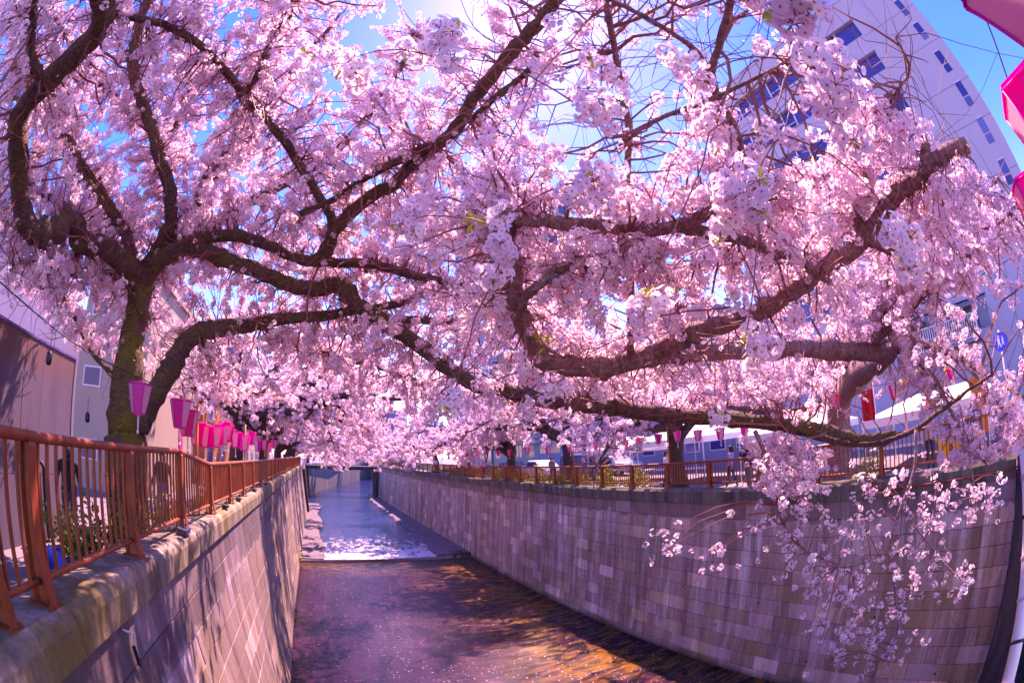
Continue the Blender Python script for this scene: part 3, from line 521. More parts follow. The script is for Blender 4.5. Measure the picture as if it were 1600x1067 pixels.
def cluster_mesh(name,args,mats):
    mb,tips=cluster(*args); me=bpy.data.meshes.new(name); me.from_pydata(mb.v,[],mb.f)
    for mm in mats: me.materials.append(mm)
    me.polygons.foreach_set('material_index',mb.m); me.polygons.foreach_set('use_smooth',mb.sm)
    at=me.attributes.new('tip','FLOAT','POINT'); at.data.foreach_set('value',[float(t) for t in tips]); me.update(); return me
HI=[cluster_mesh('blossom_cluster',(13,.036,True,3 if k==1 else 0,k),PM) for k in range(4)]
HANG=[cluster_mesh('blossom_cluster',(7,.034,True,0,20+k),PM) for k in range(3)]
LEAFY=cluster_mesh('leaf_sprout',(0,.05,True,9,5,1.6),PM)
MID=[cluster(13,.036,False,(2 if k==2 else 0),30+k,.92) for k in range(4)]
FARC=[cluster(20,.085,False,(2 if k==3 else 0),40+k,1.55) for k in range(4)]

ng=bpy.data.node_groups.new('scatter_clusters','GeometryNodeTree')
ng.interface.new_socket('Geometry',in_out='INPUT',socket_type='NodeSocketGeometry'); ng.interface.new_socket('Geometry',in_out='OUTPUT',socket_type='NodeSocketGeometry')
gi=ng.nodes.new('NodeGroupInput'); go=ng.nodes.new('NodeGroupOutput'); jn=ng.nodes.new('GeometryNodeJoinGeometry')
def natt(name,ty):
    a=ng.nodes.new('GeometryNodeInputNamedAttribute'); a.data_type=ty; a.inputs['Name'].default_value=name; return a.outputs[0]
def eq(v,k):
    c=ng.nodes.new('FunctionNodeCompare'); c.data_type='INT'; c.operation='EQUAL'
    ins=[i for i in c.inputs if i.type=='INT']; ng.links.new(v,ins[0]); ins[1].default_value=k; return c.outputs[0]
pr=natt('proto','INT'); va=natt('variant','INT'); ro=natt('rot','FLOAT_VECTOR'); sl_=natt('scl','FLOAT')
def sep(k):
    s=ng.nodes.new('GeometryNodeSeparateGeometry'); s.domain='POINT'; ng.links.new(gi.outputs[0],s.inputs['Geometry']); ng.links.new(eq(pr,k),s.inputs['Selection']); return s.outputs[0]
pts_=sep(0)
for k in range(1,5):
    ip=ng.nodes.new('GeometryNodeInstanceOnPoints'); ng.links.new(pts_,ip.inputs['Points']); ng.links.new(eq(va,k),ip.inputs['Selection'])
    ng.links.new(sep(k),ip.inputs['Instance']); ng.links.new(ro,ip.inputs['Rotation']); ng.links.new(sl_,ip.inputs['Scale']); ng.links.new(ip.outputs[0],jn.inputs[0])
ng.links.new(jn.outputs[0],go.inputs[0])
def scatter(name,parent,pts,scl,protos,mats,var=None):
    n_=len(pts); V=[tuple(p) for p in pts]; F=[]; MI=[]; SM=[]; pro=[0]*n_; tip=[0.]*n_
    for k,(mb,tp) in enumerate(protos):
        o=len(V); V+=mb.v; F+=[tuple(i+o for i in f) for f in mb.f]; MI+=mb.m; SM+=mb.sm; pro+=[k+1]*len(mb.v); tip+=[float(t) for t in tp]
    me=bpy.data.meshes.new(name); me.from_pydata(V,[],F)
    for mm in mats: me.materials.append(mm)
    me.polygons.foreach_set('material_index',MI); me.polygons.foreach_set('use_smooth',SM)
    nv=len(V); z=nv-n_
    me.attributes.new('proto','INT','POINT').data.foreach_set('value',pro)
    me.attributes.new('tip','FLOAT','POINT').data.foreach_set('value',tip)
    vv=rng.choice([1,2,3,4],n_,p=[.28,.28,.18,.26]) if var is None else var
    me.attributes.new('variant','INT','POINT').data.foreach_set('value',list(map(int,vv))+[0]*z)
    rr_=np.zeros((nv,3)); rr_[:n_]=rng.uniform(-3.14,3.14,(n_,3)); me.attributes.new('rot','FLOAT_VECTOR','POINT').data.foreach_set('vector',rr_.ravel())
    s_=np.zeros(nv); s_[:n_]=scl; me.attributes.new('scl','FLOAT','POINT').data.foreach_set('value',s_)
    me.update(); o=link(name,me,parent); o.modifiers.new('scatter','NODES').node_group=ng
    return tag(o,kind='stuff')

def limb_mesh(P,n=10,wob=.05,cut=False,mats=None):
    A=np.array(P,float); S=spline(A[:,:3],4); r=np.interp(np.linspace(0,len(A)-1,len(S)),range(len(A)),A[:,3])
    r=np.maximum(r,.003); L=np.linalg.norm(np.diff(S,axis=0),axis=1).sum()
    r=r*(1+wob*rng.normal(0,1,len(r)))
    for q in range(int(L/.7)):
        c_=rng.integers(1,max(2,len(r)-1)); r[c_]*=1+rng.uniform(.08,.28)
    S[1:-1]+=rng.normal(0,1,(len(S)-2,3))*np.minimum(r[1:-1],.06)[:,None]*.12
    V,F=tube_geo(S,r,n,True)
    V=np.array(V); cen=np.repeat(S,n,axis=0); V=cen+(V-cen)*(1+rng.normal(0,.035,(len(V),1)))
    return V.tolist(),F,S,r
def origin(root): return np.array(root.location)
def sub(V,o): return [(p[0]-o[0],p[1]-o[1],p[2]-o[2]) for p in V]

class Twigs:
    def __init__(s): s.V=[];s.F=[];s.n=0
    def add(s,P,r0,r1,n=3):
        v,f=tube_geo(P,np.linspace(r0,r1,len(P)),n,False); k=s.n; s.V+=v; s.F+=[tuple(i+k for i in q) for q in f]; s.n+=len(v)
def unit(v): return v/(np.linalg.norm(v)+1e-9)
def AE(az,el):
    a,e=R(az),R(el); return np.array([math.sin(a)*math.cos(e),math.cos(a)*math.cos(e),math.sin(e)])
# openings in the canopy: (direction, half width in degrees, share of blossom kept there)
GAPS=[(AE(43,42),9,.16),(AE(36,57),6,.35),(AE(52,50),6,.22),(AE(66,46),6,.4),(AE(70,36),6.5,.12),(AE(86,37),6,.9),(AE(81,6.8),5,.35),(AE(89.7,4),2.8,.0),(AE(84,-1),6,.4),(AE(96,33),7,.10),(AE(100,24),7,.12),(AE(97,40),12,.04),(AE(104,33),12,0),(AE(-46,3),8.5,.02),(AE(-38,3),6.5,.03),(AE(-31,4),5,.08),(AE(-42,9),4,.1)]
GC=np.array([g_[0] for g_ in GAPS]); GW=np.cos(np.radians([g_[1] for g_ in GAPS])); GK=np.array([g_[2] for g_ in GAPS])
TR=[]                                                    # traced limbs: kept readable
def keep(p,front=True):
    d=np.linalg.norm(p); u=p/d
    hit=GC@u>GW
    if hit.any() and random.random()>GK[hit].min(): return False
    if front and TR_P is not None:
        c=TR_U@u; j=int(np.argmax(c-0.0*TR_D)); near_=(c>np.cos(np.minimum(TR_A*1.15+.004,.3)))&(TR_D>d-.05)
        if near_.any() and random.random()>.10: return False
    return True
TR_P=None
def grow(limbs,ntarget,rmin,rmax,tw,pts,per=.085,seed=0,wt=None,cond=None,twr=.007,step=.085,bare_share=.48,up=.15,sag=.0):
    """twigs from the limbs out to random places in the crown round them, blossom clusters strung along each"""
    rg=np.random.default_rng(seed)
    LS=np.concatenate([l[0] for l in limbs]); LW=np.concatenate([np.full(len(l[0]),(1. if wt is None else wt[i])/len(l[0])*np.linalg.norm(np.diff(l[0],axis=0),axis=1).sum()) for i,l in enumerate(limbs)]); LW/=LW.sum()
    made=0; tries=0
    while made<ntarget and tries<ntarget*6:
        tries+=1
        i=rg.choice(len(LS),p=LW); d=unit(rg.normal(0,1,3)+np.array([0,0,up])); t=LS[i]+d*rg.uniform(rmin,rmax)
        if cond is not None and not cond(t): continue
        if not keep(t): continue
        D=np.linalg.norm(LS-t,axis=1); j=int(np.argmin(D+rg.uniform(0,.35,len(D))*D)); a=LS[j]; ln=np.linalg.norm(t-a)
        if ln<.12: continue
        n=max(4,int(ln/.16)+2); s=np.linspace(0,1,n)[:,None]
        bow=unit(np.cross(t-a,rg.normal(0,1,3)))*ln*rg.uniform(.05,.22)
        P=a+(t-a)*s+bow*np.sin(s*np.pi)+rg.normal(0,.018,(n,3))*np.sin(s*np.pi)+np.array([0,0,-sag])*s*s
        bare=rg.random()<bare_share; tw.add(P,twr*(.6+ln*.5)*(1.5 if bare else 1),twr*(.55 if bare else .3)); made+=1
        cl=[P]
        for q in range(rg.integers(1,4)):
            k=rg.integers(n//3,n); e=P[k-1]+unit(t-a+rg.normal(0,ln*.9,3))*rg.uniform(.12,.38)*min(1.5,max(.7,ln))
            B=np.array([P[k-1],(P[k-1]+e)/2+rg.normal(0,.02,3),e]); tw.add(B,twr*.5,twr*.25); cl.append(B)
        for q,B in enumerate(cl):
            seg=np.linalg.norm(np.diff(B,axis=0),axis=1).sum(); m_=max(2,int(seg/step)); lo=(.8 if bare else .35) if q==0 else (.6 if bare else .25)
            for u in np.linspace(lo,1,m_):
                if rg.random()<.12: continue
                x=u*(len(B)-1); k=min(int(x),len(B)-2); p=B[k]+(B[k+1]-B[k])*(x-k)+rg.normal(0,.02,3)
                if cond is not None and not cond(p): continue
                if keep(p): pts.append(p)
def net(limbs,n_,tw,seed,r0):
    # bare twigs: thin, kinked, mostly without flowers
    rg=np.random.default_rng(seed); LS=np.concatenate([l[0] for l in limbs]); made=0
    while made<n_:
        a=LS[rg.integers(len(LS))]; d=unit(rg.normal(0,1,3)+np.array([0,0,.1])); ln=rg.uniform(.35,1.5); m_=6; P=[a]
        for q in range(m_): d=unit(d+rg.normal(0,.32,3)); P.append(P[-1]+d*ln/m_)
        made+=1
        if P[-1][2]<.05*np.linalg.norm(P[-1]) or np.linalg.norm(P[-1])<1.6: continue
        r0_=r0*min(1.,np.linalg.norm(P[0])/7.+.12); tw.add(np.array(P),r0_,r0_*.4)
        b_=unit(d+rg.normal(0,.9,3)); tw.add(np.array([P[3],P[3]+b_*ln*.2,P[3]+b_*ln*.4+rg.normal(0,.03,3)]),r0_*.6,r0_*.3)
def tree_root(label,loc,group='cherry trees along the river'):
    return thing('cherry_tree',label,'tree',loc,group)
def along(o,S,n):
    d=np.concatenate([[0],np.cumsum(np.linalg.norm(np.diff(S,axis=0),axis=1))]); o.data.attributes.new('along','FLOAT','POINT').data.foreach_set('value',np.repeat(d,n).tolist())
def build_limbs(root,trunkP,limbsP,mtr,nsides=12):
    o=origin(root); res=[]
    V,F,S,r=limb_mesh(trunkP,16,.03); mb=MB().add(sub(V,o),F,0,True)
    # buttress swellings and burrs
    along(mb.build('trunk',M['bark_t'] if mtr==M['bark_l'] else mtr,root,recalc=False),S,16)
    for P in limbsP:
        V,F,S,r=limb_mesh(P,nsides if P[0][3]>.05 else 7,.04)
        lo_=MB().add(sub(V,o),F,0,True).build('limb',mtr,root,recalc=False); res.append((S,r)); along(lo_,S,nsides if P[0][3]>.05 else 7)
    return res
lroot=tree_root('big mossy cherry tree leaning over the left fence behind the first pink lantern',(LEFT_TRUNK[0][0],LEFT_TRUNK[0][1],ZG))
rroot=tree_root('cherry tree whose low sawn limbs reach close over the river from the right bank',(RIGHT_TRUNK[0][0],RIGHT_TRUNK[0][1],ZG))
LL=build_limbs(lroot,LEFT_TRUNK,LEFT_LIMBS,M['bark_l']); RL=build_limbs(rroot,RIGHT_TRUNK,RIGHT_LIMBS,M['bark_r'])
trk=limb_mesh(LEFT_TRUNK,6,0); tr_all=[(LEFT_LIMBS[i],LL[i]) for i in range(1,14)]+[(LEFT_LIMBS[0],(LL[0][0][:44],LL[0][1][:44])),(LEFT_LIMBS[0],(LL[0][0][64:],LL[0][1][64:]))]+[(RIGHT_LIMBS[i],RL[i]) for i in range(13)]+[(LEFT_TRUNK,(trk[2],trk[3]))]
TR_P=np.concatenate([x[1][0] for x in tr_all]); TR_R=np.concatenate([x[1][1] for x in tr_all]); TR_D=np.linalg.norm(TR_P,axis=1); TR_U=TR_P/TR_D[:,None]; TR_A=TR_R/TR_D
okk=TR_A>.0085; TR_P,TR_D,TR_U,TR_A=TR_P[okk],TR_D[okk],TR_U[okk],TR_A[okk]

cutd=[LEFT_LIMBS[0]]
# --- left tree crown
tw=Twigs(); pts=[]
condL=lambda p: (p[2]>.75 or (-1.2<p[0]<1.5 and p[2]>.1 and p[1]>5) or (p[0]>1.5 and p[2]>.06*np.linalg.norm(p))) and np.linalg.norm(p)>2.6 and not (p[0]<-2 and p[2]<1.1)
grow(LL,4300,.08,1.25,tw,pts,seed=1,cond=condL,twr=.012)
net(LL,800,tw,21,.010)
o=origin(lroot); MBx=MB(); MBx.add(sub(tw.V,o),tw.F); tag(MBx.build('twigs',M['twig'],lroot,recalc=False),kind='stuff')
pts=np.array(pts); print('left clusters',len(pts))
scatter('blossom',lroot,pts-o,rng.uniform(.65,1.35,len(pts)),MID,PM)
# --- right near tree crown
tw=Twigs(); pts=[]
def condR(p):
    d=np.linalg.norm(p); return d>1.7 and p[2]>(.065 if p[1]>.5*p[0] else .0)*d and p[1]>-1.6
wt=[1.0]*len(RL); ND0=len(RL)-9
for i in (11,12,15): wt[i]=2.4
wt[ND0]=4.0
for i in (16,17,18,19): wt[i]=1.5
ND=len(RL)-8
grow(RL[:ND],2500,.06,.95,tw,pts,seed=2,cond=condR,wt=wt[:ND],step=.10,twr=.010)
net(RL[:ND],420,tw,22,.007)
grow(RL[ND+5:],290,.05,.6,tw,pts,seed=3,cond=lambda p: p[2]>-.14*np.linalg.norm(p),twr=.008,step=.10,up=-.2)
# near clusters hung on their own thin twigs
RLS=np.concatenate([l[0] for l in RL]); allS=np.concatenate([RLS]+[l[0] for l in LL])
parts=[]
def attach(p,S,r=.004):
    D=np.linalg.norm(S-p,axis=1); j=int(np.argmin(D)); a=S[j]; ln=D[j]
    n=max(4,int(ln/.12)+2); s=np.linspace(0,1,n)[:,None]; rg=rng
    P=a+(p-a)*s+np.array([0,0,.12*ln])*np.sin(s*np.pi)+rg.normal(0,.012*min(1,ln),(n,3))*np.sin(s*np.pi); tw.add(P,r*(.7+ln*.5),r*.5,4); return P
NS=RLS
for i,p in enumerate(sorted(NEAR_CLUSTERS,key=lambda c:np.linalg.norm(RLS-np.array(c),axis=1).min())):
    p=np.array(p); P_=attach(p,NS); NS=np.concatenate([NS,P_[1:]])
    for q in range(4 if np.linalg.norm(p)<1.42 else 3): parts.append((p+unit(rng.normal(0,1,3))*(0 if q==0 else rng.uniform(.05,.085)),HI[(i+q)%4],rng.uniform(.9,1.15)))
hs=np.concatenate([l[0] for l in RL[ND:ND+5]])
for i,p in enumerate(HANG_CLUSTERS):
    p=np.array(p)*rng.uniform(.95,1.04); attach(p,hs,.008)
    parts.append((p,HANG[i%3],rng.uniform(.9,1.3)))
    if i<24 or rng.random()<.25: parts.append((p+rng.normal(0,.06,3),HANG[(i+1)%3],rng.uniform(.9,1.35)))
hx=[]
for p in HANG_CLUSTERS:
    for q in range(3):
        e=np.array(p)+rng.normal(0,.13,3)+np.array([0,0,-.05]); attach(e,np.array(HANG_CLUSTERS),.003); hx.append(e)
pts=np.array(pts); print('right clusters',len(pts),'parts',len(parts))
order=np.argsort(np.linalg.norm(pts,axis=1)); k=300-len(parts)
for q in order[:k]: parts.append((pts[q],HI[q%4],rng.uniform(.9,1.2)))
pts=pts[order[k:]]
o=origin(rroot)
for p,me,s in parts: link('blossom_cluster',me,rroot,tuple(p-o),tuple(rng.uniform(-3,3,3)),(s,s,s))
for p in LEAF_SPROUTS:
    s=rng.uniform(.7,.95)*(.8 if np.linalg.norm(p)<2 else 2.2); attach(np.array(p),RLS); link('leaf_sprout',LEAFY,rroot,tuple(np.array(p)-o),(rng.uniform(-.4,.4),rng.uniform(-.4,.4),rng.uniform(0,6)),(s,s,s))
tag(MB().add(sub(tw.V,o),tw.F).build('twigs',M['twig'],rroot,recalc=False),kind='stuff')
scatter('blossom',rroot,pts-o,rng.uniform(.65,1.35,len(pts)),MID,PM)

SMALL=[cluster(4+k,.026,False,0,80+k,.95) for k in range(4)]
scatter('hanging_blossom',rroot,np.array(hx)-o,rng.uniform(.75,1.15,len(hx)),SMALL,PM)
# --- the avenue beyond
def avenue_tree(label,x,y,side,h,nl,ntw,seed,trunk_r=.34,far=False,reach=7.5):
    rg=np.random.default_rng(seed); root=tree_root(label,(x,y,ZG)); o=origin(root)
    top=np.array([x+side*.5*rg.uniform(.2,1),y+rg.uniform(-.4,.4),ZG+rg.uniform(2.6,3.4)])
    tp=[(x,y,ZG-.1,trunk_r*1.35),(x,y,ZG+.5,trunk_r*1.05),(x+side*.12,y,ZG+1.6,trunk_r*.9),(top[0],top[1],top[2],trunk_r*.8)]
    V,F,S,r=limb_mesh(tp,10,.03); MB().add(sub(V,o),F,0,True).build('trunk',M['bark_f'],root,recalc=False)
    limbs=[]
    for i in range(nl):
        if i<nl*.55: az=math.pi/2*(1-side)+rg.uniform(-1.0,1.0); ln=reach*rg.uniform(.65,1.1); el=rg.uniform(.0,.75)
        else: az=rg.uniform(0,6.28); ln=reach*rg.uniform(.4,.7); el=rg.uniform(.5,1.2)
        d=np.array([math.cos(az)*math.cos(el),math.sin(az)*math.cos(el),math.sin(el)]); n=8; P=[]
        st=top-np.array([0,0,rg.uniform(0,1.0)]); bend=rg.normal(0,.12,3)
        for q in range(n):
            t=q/(n-1); p=st+d*ln*t+bend*ln*t*t+np.array([0,0,(.9 if el<.5 else .5)*math.sin(t*2.2)-1.55*t*t*(1 if el<.55 else .3)])
            P.append((*(p+rg.normal(0,.09,3)*(q>0)),trunk_r*.55*(1-t)**1.1+.018))
        V,F,S,r=limb_mesh(P,7,.04); MB().add(sub(V,o),F,0,True).build('limb',M['bark_f'],root,recalc=False); limbs.append((S,r))
        for q in range(3):
            j=rg.integers(len(S)//3,len(S)-2); dd=unit(d+rg.normal(0,.6,3)+np.array([0,0,-.1])); l2=rg.uniform(1.2,2.6)
            B=[(*(S[j]+dd*l2*t+np.array([0,0,.25*math.sin(t*3)-.5*t*t])+rg.normal(0,.05,3)*(t>0)),r[j]*.6*(1-t)+.012) for t in np.linspace(0,1,5)]
            V,F,S2,r2=limb_mesh(B,5,.04); MB().add(sub(V,o),F,0,True).build('limb',M['bark_f'],root,recalc=False); limbs.append((S2,r2))
    tw=Twigs(); pts=[]
    xb=(lambda p: -1.7<p[0]<10.4)
    lift=.5 if (side<0 and y<26) else 0
    low=-1.5 if y>42 else -.6
    cond=lambda p: (p[2]>low+lift+.3*math.sin(p[1]*.7+p[0]) if xb(p) else p[2]>.75 if p[0]<5 else p[2]>(1.4 if lift else .85))
    grow(limbs,int(ntw*1.55),.1,1.5,tw,pts,seed=seed+50,cond=cond,twr=.018,step=.15 if far else .12,up=-.05,sag=.1)
    net(limbs,260,tw,seed+9,.016)
    tag(MB().add(sub(tw.V,o),tw.F).build('twigs',M['twig'],root,recalc=False),kind='stuff')
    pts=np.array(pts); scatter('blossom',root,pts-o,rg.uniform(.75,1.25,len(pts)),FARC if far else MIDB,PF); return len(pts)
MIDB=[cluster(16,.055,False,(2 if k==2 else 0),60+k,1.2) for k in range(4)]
tot=0
av=[(-3.5,18.5,1,8,9,720,101,.36,False,'second cherry tree on the left bank, beyond the mossy one'),
 (-3.6,29,1,8,9,620,102,.36,True,'third cherry tree on the left bank behind the row of pink lanterns'),
 (-3.7,40.5,1,8,9,560,103,.36,True,'fourth cherry tree along the left bank, leaning over the far fence'),
 (-3.7,53,1,8,8,480,104,.36,True,'fifth cherry tree on the left bank near the far bridge'),
 (-3.7,67,1,8,8,420,105,.36,True,'farthest cherry tree on the left bank beside the far bridge'),
 (13.0,13.1,-1,8,9,760,111,.32,False,'second cherry tree on the right bank in front of the white stall tent'),
 (13.0,21.3,-1,8,9,620,112,.30,False,'third cherry tree on the right bank rising from the hedge'),
 (13.2,29.2,-1,8,9,600,113,.30,True,'fourth cherry tree on the right bank with a straight thin trunk'),
 (13.2,39,-1,8,9,520,114,.32,True,'fifth cherry tree on the right bank, its boughs over the fence'),
 (13.3,50,-1,8,8,460,115,.32,True,'sixth cherry tree on the right bank far down the river'),
 (13.3,63,-1,8,8,420,116,.32,True,'farthest cherry tree on the right bank near the far bridge')]
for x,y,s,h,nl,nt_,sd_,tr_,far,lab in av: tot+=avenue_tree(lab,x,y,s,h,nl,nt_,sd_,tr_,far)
for x,y,sd_,lab in ((-2,92,121,'cherry tree on the left bank just past the far bridge'),(14,96,122,'cherry tree on the right bank just past the far bridge'),(4,118,123,'cherry tree closing the view down the river bend')):
    tot+=avenue_tree(lab,x,y,1 if x<5 else -1,8,7,260,sd_,.34,True,8.5)
print('avenue clusters',tot)

# ================================================================== LANTERNS, CORDS, POLES
def paper(name,col,tr=.45):
    m=bpy.data.materials.new(name); m.use_nodes=True; t=m.node_tree; t.nodes.clear()
    o=t.nodes.new('ShaderNodeOutputMaterial'); d=t.nodes.new('ShaderNodeBsdfDiffuse'); r_=t.nodes.new('ShaderNodeBsdfTranslucent'); g_=t.nodes.new('ShaderNodeBsdfGlossy'); mx=t.nodes.new('ShaderNodeMixShader'); m2=t.nodes.new('ShaderNodeMixShader')
    d.inputs[0].default_value=(*col,1); r_.inputs[0].default_value=(*col,1); g_.inputs['Roughness'].default_value=.35; mx.inputs[0].default_value=tr; m2.inputs[0].default_value=.04
    t.links.new(d.outputs[0],mx.inputs[1]); t.links.new(r_.outputs[0],mx.inputs[2]); t.links.new(mx.outputs[0],m2.inputs[1]); t.links.new(g_.outputs[0],m2.inputs[2]); t.links.new(m2.outputs[0],o.inputs[0]); return m
M['pink']=paper('pink_vinyl',(1.0,.045,.56),.6); M['pale']=paper('pale_vinyl',(.95,.66,.80),.55); M['white']=mat('white_paint',(.78,.76,.76),.4); M['black']=mat('black_plastic',(.012,.012,.016),.45); M['cord']=mat('cord',(.02,.02,.025),.6)
M['redv']=paper('red_vinyl',(.75,.015,.05))
lan_meshes={}
def lantern(loc,label,group,s=1.,rz=0.,stick=True):
    """six-sided tapered bonbori shade: alternating pink and pale panels, cap, base ring and hanging stick"""
    root=thing('paper_lantern',label,'lantern',loc,group,rz)
    if not lan_meshes:
        rt,rb,h=.165,.095,.34
        ang=[math.radians(60*i) for i in range(7)]
        for i in range(6):
            a,b_=ang[i],ang[i+1]; q=lambda r_,t_,z,d=0:((r_-d)*math.cos(t_),(r_-d)*math.sin(t_),z)
            e=.012
            mb=MB(); v=[q(rb,a+e,-h),q(rb,b_-e,-h),q(rt,b_-e,0),q(rt,a+e,0)]; v2=[q(rb,a+e,-h,.006),q(rb,b_-e,-h,.006),q(rt,b_-e,0,.006),q(rt,a+e,0,.006)]
            mb.add(v+v2,[(0,1,2,3),(7,6,5,4),(0,4,5,1),(1,5,6,2),(2,6,7,3),(3,7,4,0)])
            mid=(a+b_)/2
            lan_meshes[i]=mb
        fr=MB()
        for i in range(6):
            a=ang[i]; fr.tube([(rb*math.cos(a),rb*math.sin(a),-h),(rt*math.cos(a),rt*math.sin(a),0)],.006,4)
            b_=ang[i+1]
            for r_,z in ((rb,-h),(rt,0)): fr.tube([(r_*math.cos(a),r_*math.sin(a),z),(r_*math.cos(b_),r_*math.sin(b_),z)],.007,4)
        lan_meshes['f']=fr
        cp=MB(); cp.prism([(rt*.98*math.cos(a),rt*.98*math.sin(a)) for a in ang[:6]],.008,.02,axis='z'); cp.tube([(0,0,.02),(0,0,.07)],.02,8); lan_meshes['c']=cp
        bs=MB(); bs.prism([(rb*.96*math.cos(a),rb*.96*math.sin(a)) for a in ang[:6]],-h-.02,-h-.008,axis='z'); lan_meshes['b']=bs
        st=MB(); st.tube([(0,0,-h-.02),(0,0,-h-.2)],.012,6); st.tube([(0,0,-h-.2),(0,0,-h-.24)],.017,6); lan_meshes['s']=st
        for k,mb in list(lan_meshes.items()):
            mm=M['pink'] if k in (0,2,4,'f','c','b') else M['pale'] if k in (1,3,5) else M['white']
            ob=mb.build('panel',mm); lan_meshes[k]=ob.data; bpy.data.objects.remove(ob)
    nm={'f':'frame','c':'cap','b':'base','s':'stick'}
    for k,me in lan_meshes.items():
        if k=='s' and not stick: continue
        link(nm.get(k,'panel'),me,root)
    root.scale=(s,s,s); return root
def cable(name,label,pts,r=.008,cat='cable',mt=None):
    return tag(MB().tube(spline(pts,5),r,5).build(name,mt or M['cord']),label,cat)
def sagpts(a,b,sag,n=7):
    a,b=np.array(a),np.array(b); return [tuple(a+(b-a)*t+np.array([0,0,-sag*4*t*(1-t)])) for t in np.linspace(0,1,n)]
def tube_thing(name,label,cat,a,b,r,mt,group=None):
    return tag(MB().tube([a,b],r,8).build(name,mt),label,cat,group)
# left row
GL='pink lanterns strung over the left fence'
lantern((-2.33,5.38,.645),'nearest pink and white lantern, hanging before the mossy trunk',GL,1.0,.25)
ly=[6.95,7.5,8.5,9.1,9.7,10.3,11.0,11.7,12.5,13.4,14.4,15.6,17.2,19.2,21.6,24.5]
ordn=['second','third','fourth','fifth','sixth','seventh','eighth','ninth','tenth','eleventh','twelfth','thirteenth','fourteenth','fifteenth','sixteenth','last']
cpt=[(-2.65,1.2,.93),(-2.62,2.75,.86),(-2.5,4.0,.75),(-2.33,5.38,.72)]
for i,y in enumerate(ly):
    ph=((y-6.9)%4.4)/4.4; z=.66-.26*math.sin(math.pi*ph)-(y>14)*.03; x=-2.3+.07*math.sin(y*2)
    lantern((x,y,z),'%s lantern from the mossy trunk in the left row of pink lanterns'%ordn[i],GL,1.15,.4*i); cpt.append((x,y,z+.07))
cable('overhead_cable','thin dark cord carrying the left row of pink lanterns past the trunk',cpt,.007,'cable')
GP='thin orange poles carrying the lantern cords'
for y,lab in ((8.25,'orange pole at the dip in the left fence rail'),(14.1,'orange pole behind the left fence between the dip and the far end'),(20.3,'farthest orange pole along the left fence')):
    tube_thing('lantern_pole',lab,'pole',(-2.29,y,ZG),(-2.29,y,.78),.027,M['orange'],GP)
for i,(x,y,z) in enumerate([(-2.55,3.45,.60),(-2.9,4.95,.22),(-2.42,6.05,.30)]):
    t=thing('bulb_socket',['black bulb socket hanging over the grey panel wall','black bulb socket hanging left of the mossy trunk','black bulb socket hanging right of the first pink lantern'][i],'bulb socket',(x,y,z),'bulb sockets on the left cord')
    MB().tube([(0,0,.0),(0,0,-.02),(0,0,-.09),(0,0,-.12)],[.012,.03,.034,.02],10).build('socket',M['black'],t); MB().tube([(0,0,0),(0,0,.16 if i<2 else .3)],.004,4).build('wire',M['cord'],t)
# right row
GR='pink lanterns strung along the right fence'
ry=[38.9,36.5,33.7,31.5,29.6,27.6,25.8,23.3,20.9,18.7,17.7,16.6,15.6,14.5,13.6,12.5,11.5,10.5,9.5,8.5,7.4,5.2,3.4,1.7]
pos=['farthest','second farthest']+['%s from the far end'%k for k in ('third','fourth','fifth','sixth','seventh','eighth','ninth','tenth','eleventh','twelfth','thirteenth','fourteenth','fifteenth','sixteenth','seventeenth','eighteenth','nineteenth','twentieth','twenty-first')]+['left one of the three under the balcony','middle one of the three under the balcony','right one of the three under the balcony']
cpt=[]
for i,y in enumerate(ry):
    z=.42-.12*math.sin(math.pi*(((y-6)%5.9)/5.9))+(.25 if y<6 else 0)
    lantern((11.45,y,z),'pink lantern in the right row, %s'%pos[i],GR,.98,.37*i,True); cpt.append((11.45,y,z+.06))
cable('overhead_cable','thin cord carrying the right row of pink lanterns above the fence',cpt[::-1],.007,'cable')
for y,lab in ((6.03,'orange pole on the right fence beside the person in red'),(11.85,'orange pole on the right fence before the white stall tent'),(18.2,'orange pole on the right fence among the hedge'),(24.1,'farthest orange pole on the right fence')):
    tube_thing('lantern_pole',lab,'pole',(11.3,y,ZG),(11.3,y,.62),.028,M['orange'],GP)
# big lanterns close by on the viewer's bridge
GB='big lanterns hung along the viewpoint bridge'
def dirp(az,el,d): return tuple(AE(az,el)*d)
a=lantern(dirp(119,35.5,1.30),'very close pink lantern cut off by the top right corner',GB,1.35,.35); a.rotation_euler=(0,.25,.35)
lantern(dirp(107.6,25.2,2.15),'close pink lantern half behind blossom at the right edge, below the corner one',GB,1.3,.1)
lantern(dirp(100.6,18,3.2),'pink lantern at the right edge above the sawn limb height',GB,1.2,.2)
lantern(dirp(95.2,5.2,5.5),'lowest pink lantern at the right edge beside the blue sign',GB,1.3,.5)
cable('overhead_wire','single dark wire crossing the blue sky at the top right',[dirp(116,44,9),dirp(108.5,33.7,9.5),dirp(104,25.3,10),dirp(100,14,11)],.02)
cable('overhead_wire','thin wire crossing before the balcony building on the right',[(19.0,-2,4.1),(18.5,5,3.5),(18.0,14,3.6),(17.5,26,4.2)],.02)
t=thing('white_pole','white ringed pole leaning at the bottom right edge close to the viewer','pole',tuple(AE(93.2,-26)*1.25))
p0,p1=np.array(AE(91.2,-8)*1.3),np.array(AE(95.6,-36)*1.22); o_=np.array(t.location)
MB().tube([tuple(p0-o_),tuple(p1-o_)],.019,12).build('tube',M['white'],t)
for k in range(6):
    q=p0+(p1-p0)*(k+.7)/6.4; d_=unit(p1-p0); MB().tube([tuple(q-d_*.004-o_),tuple(q+d_*.004-o_)],.0215,12).build('ring',M['cord'] if k%3==1 else M['pale'],t)

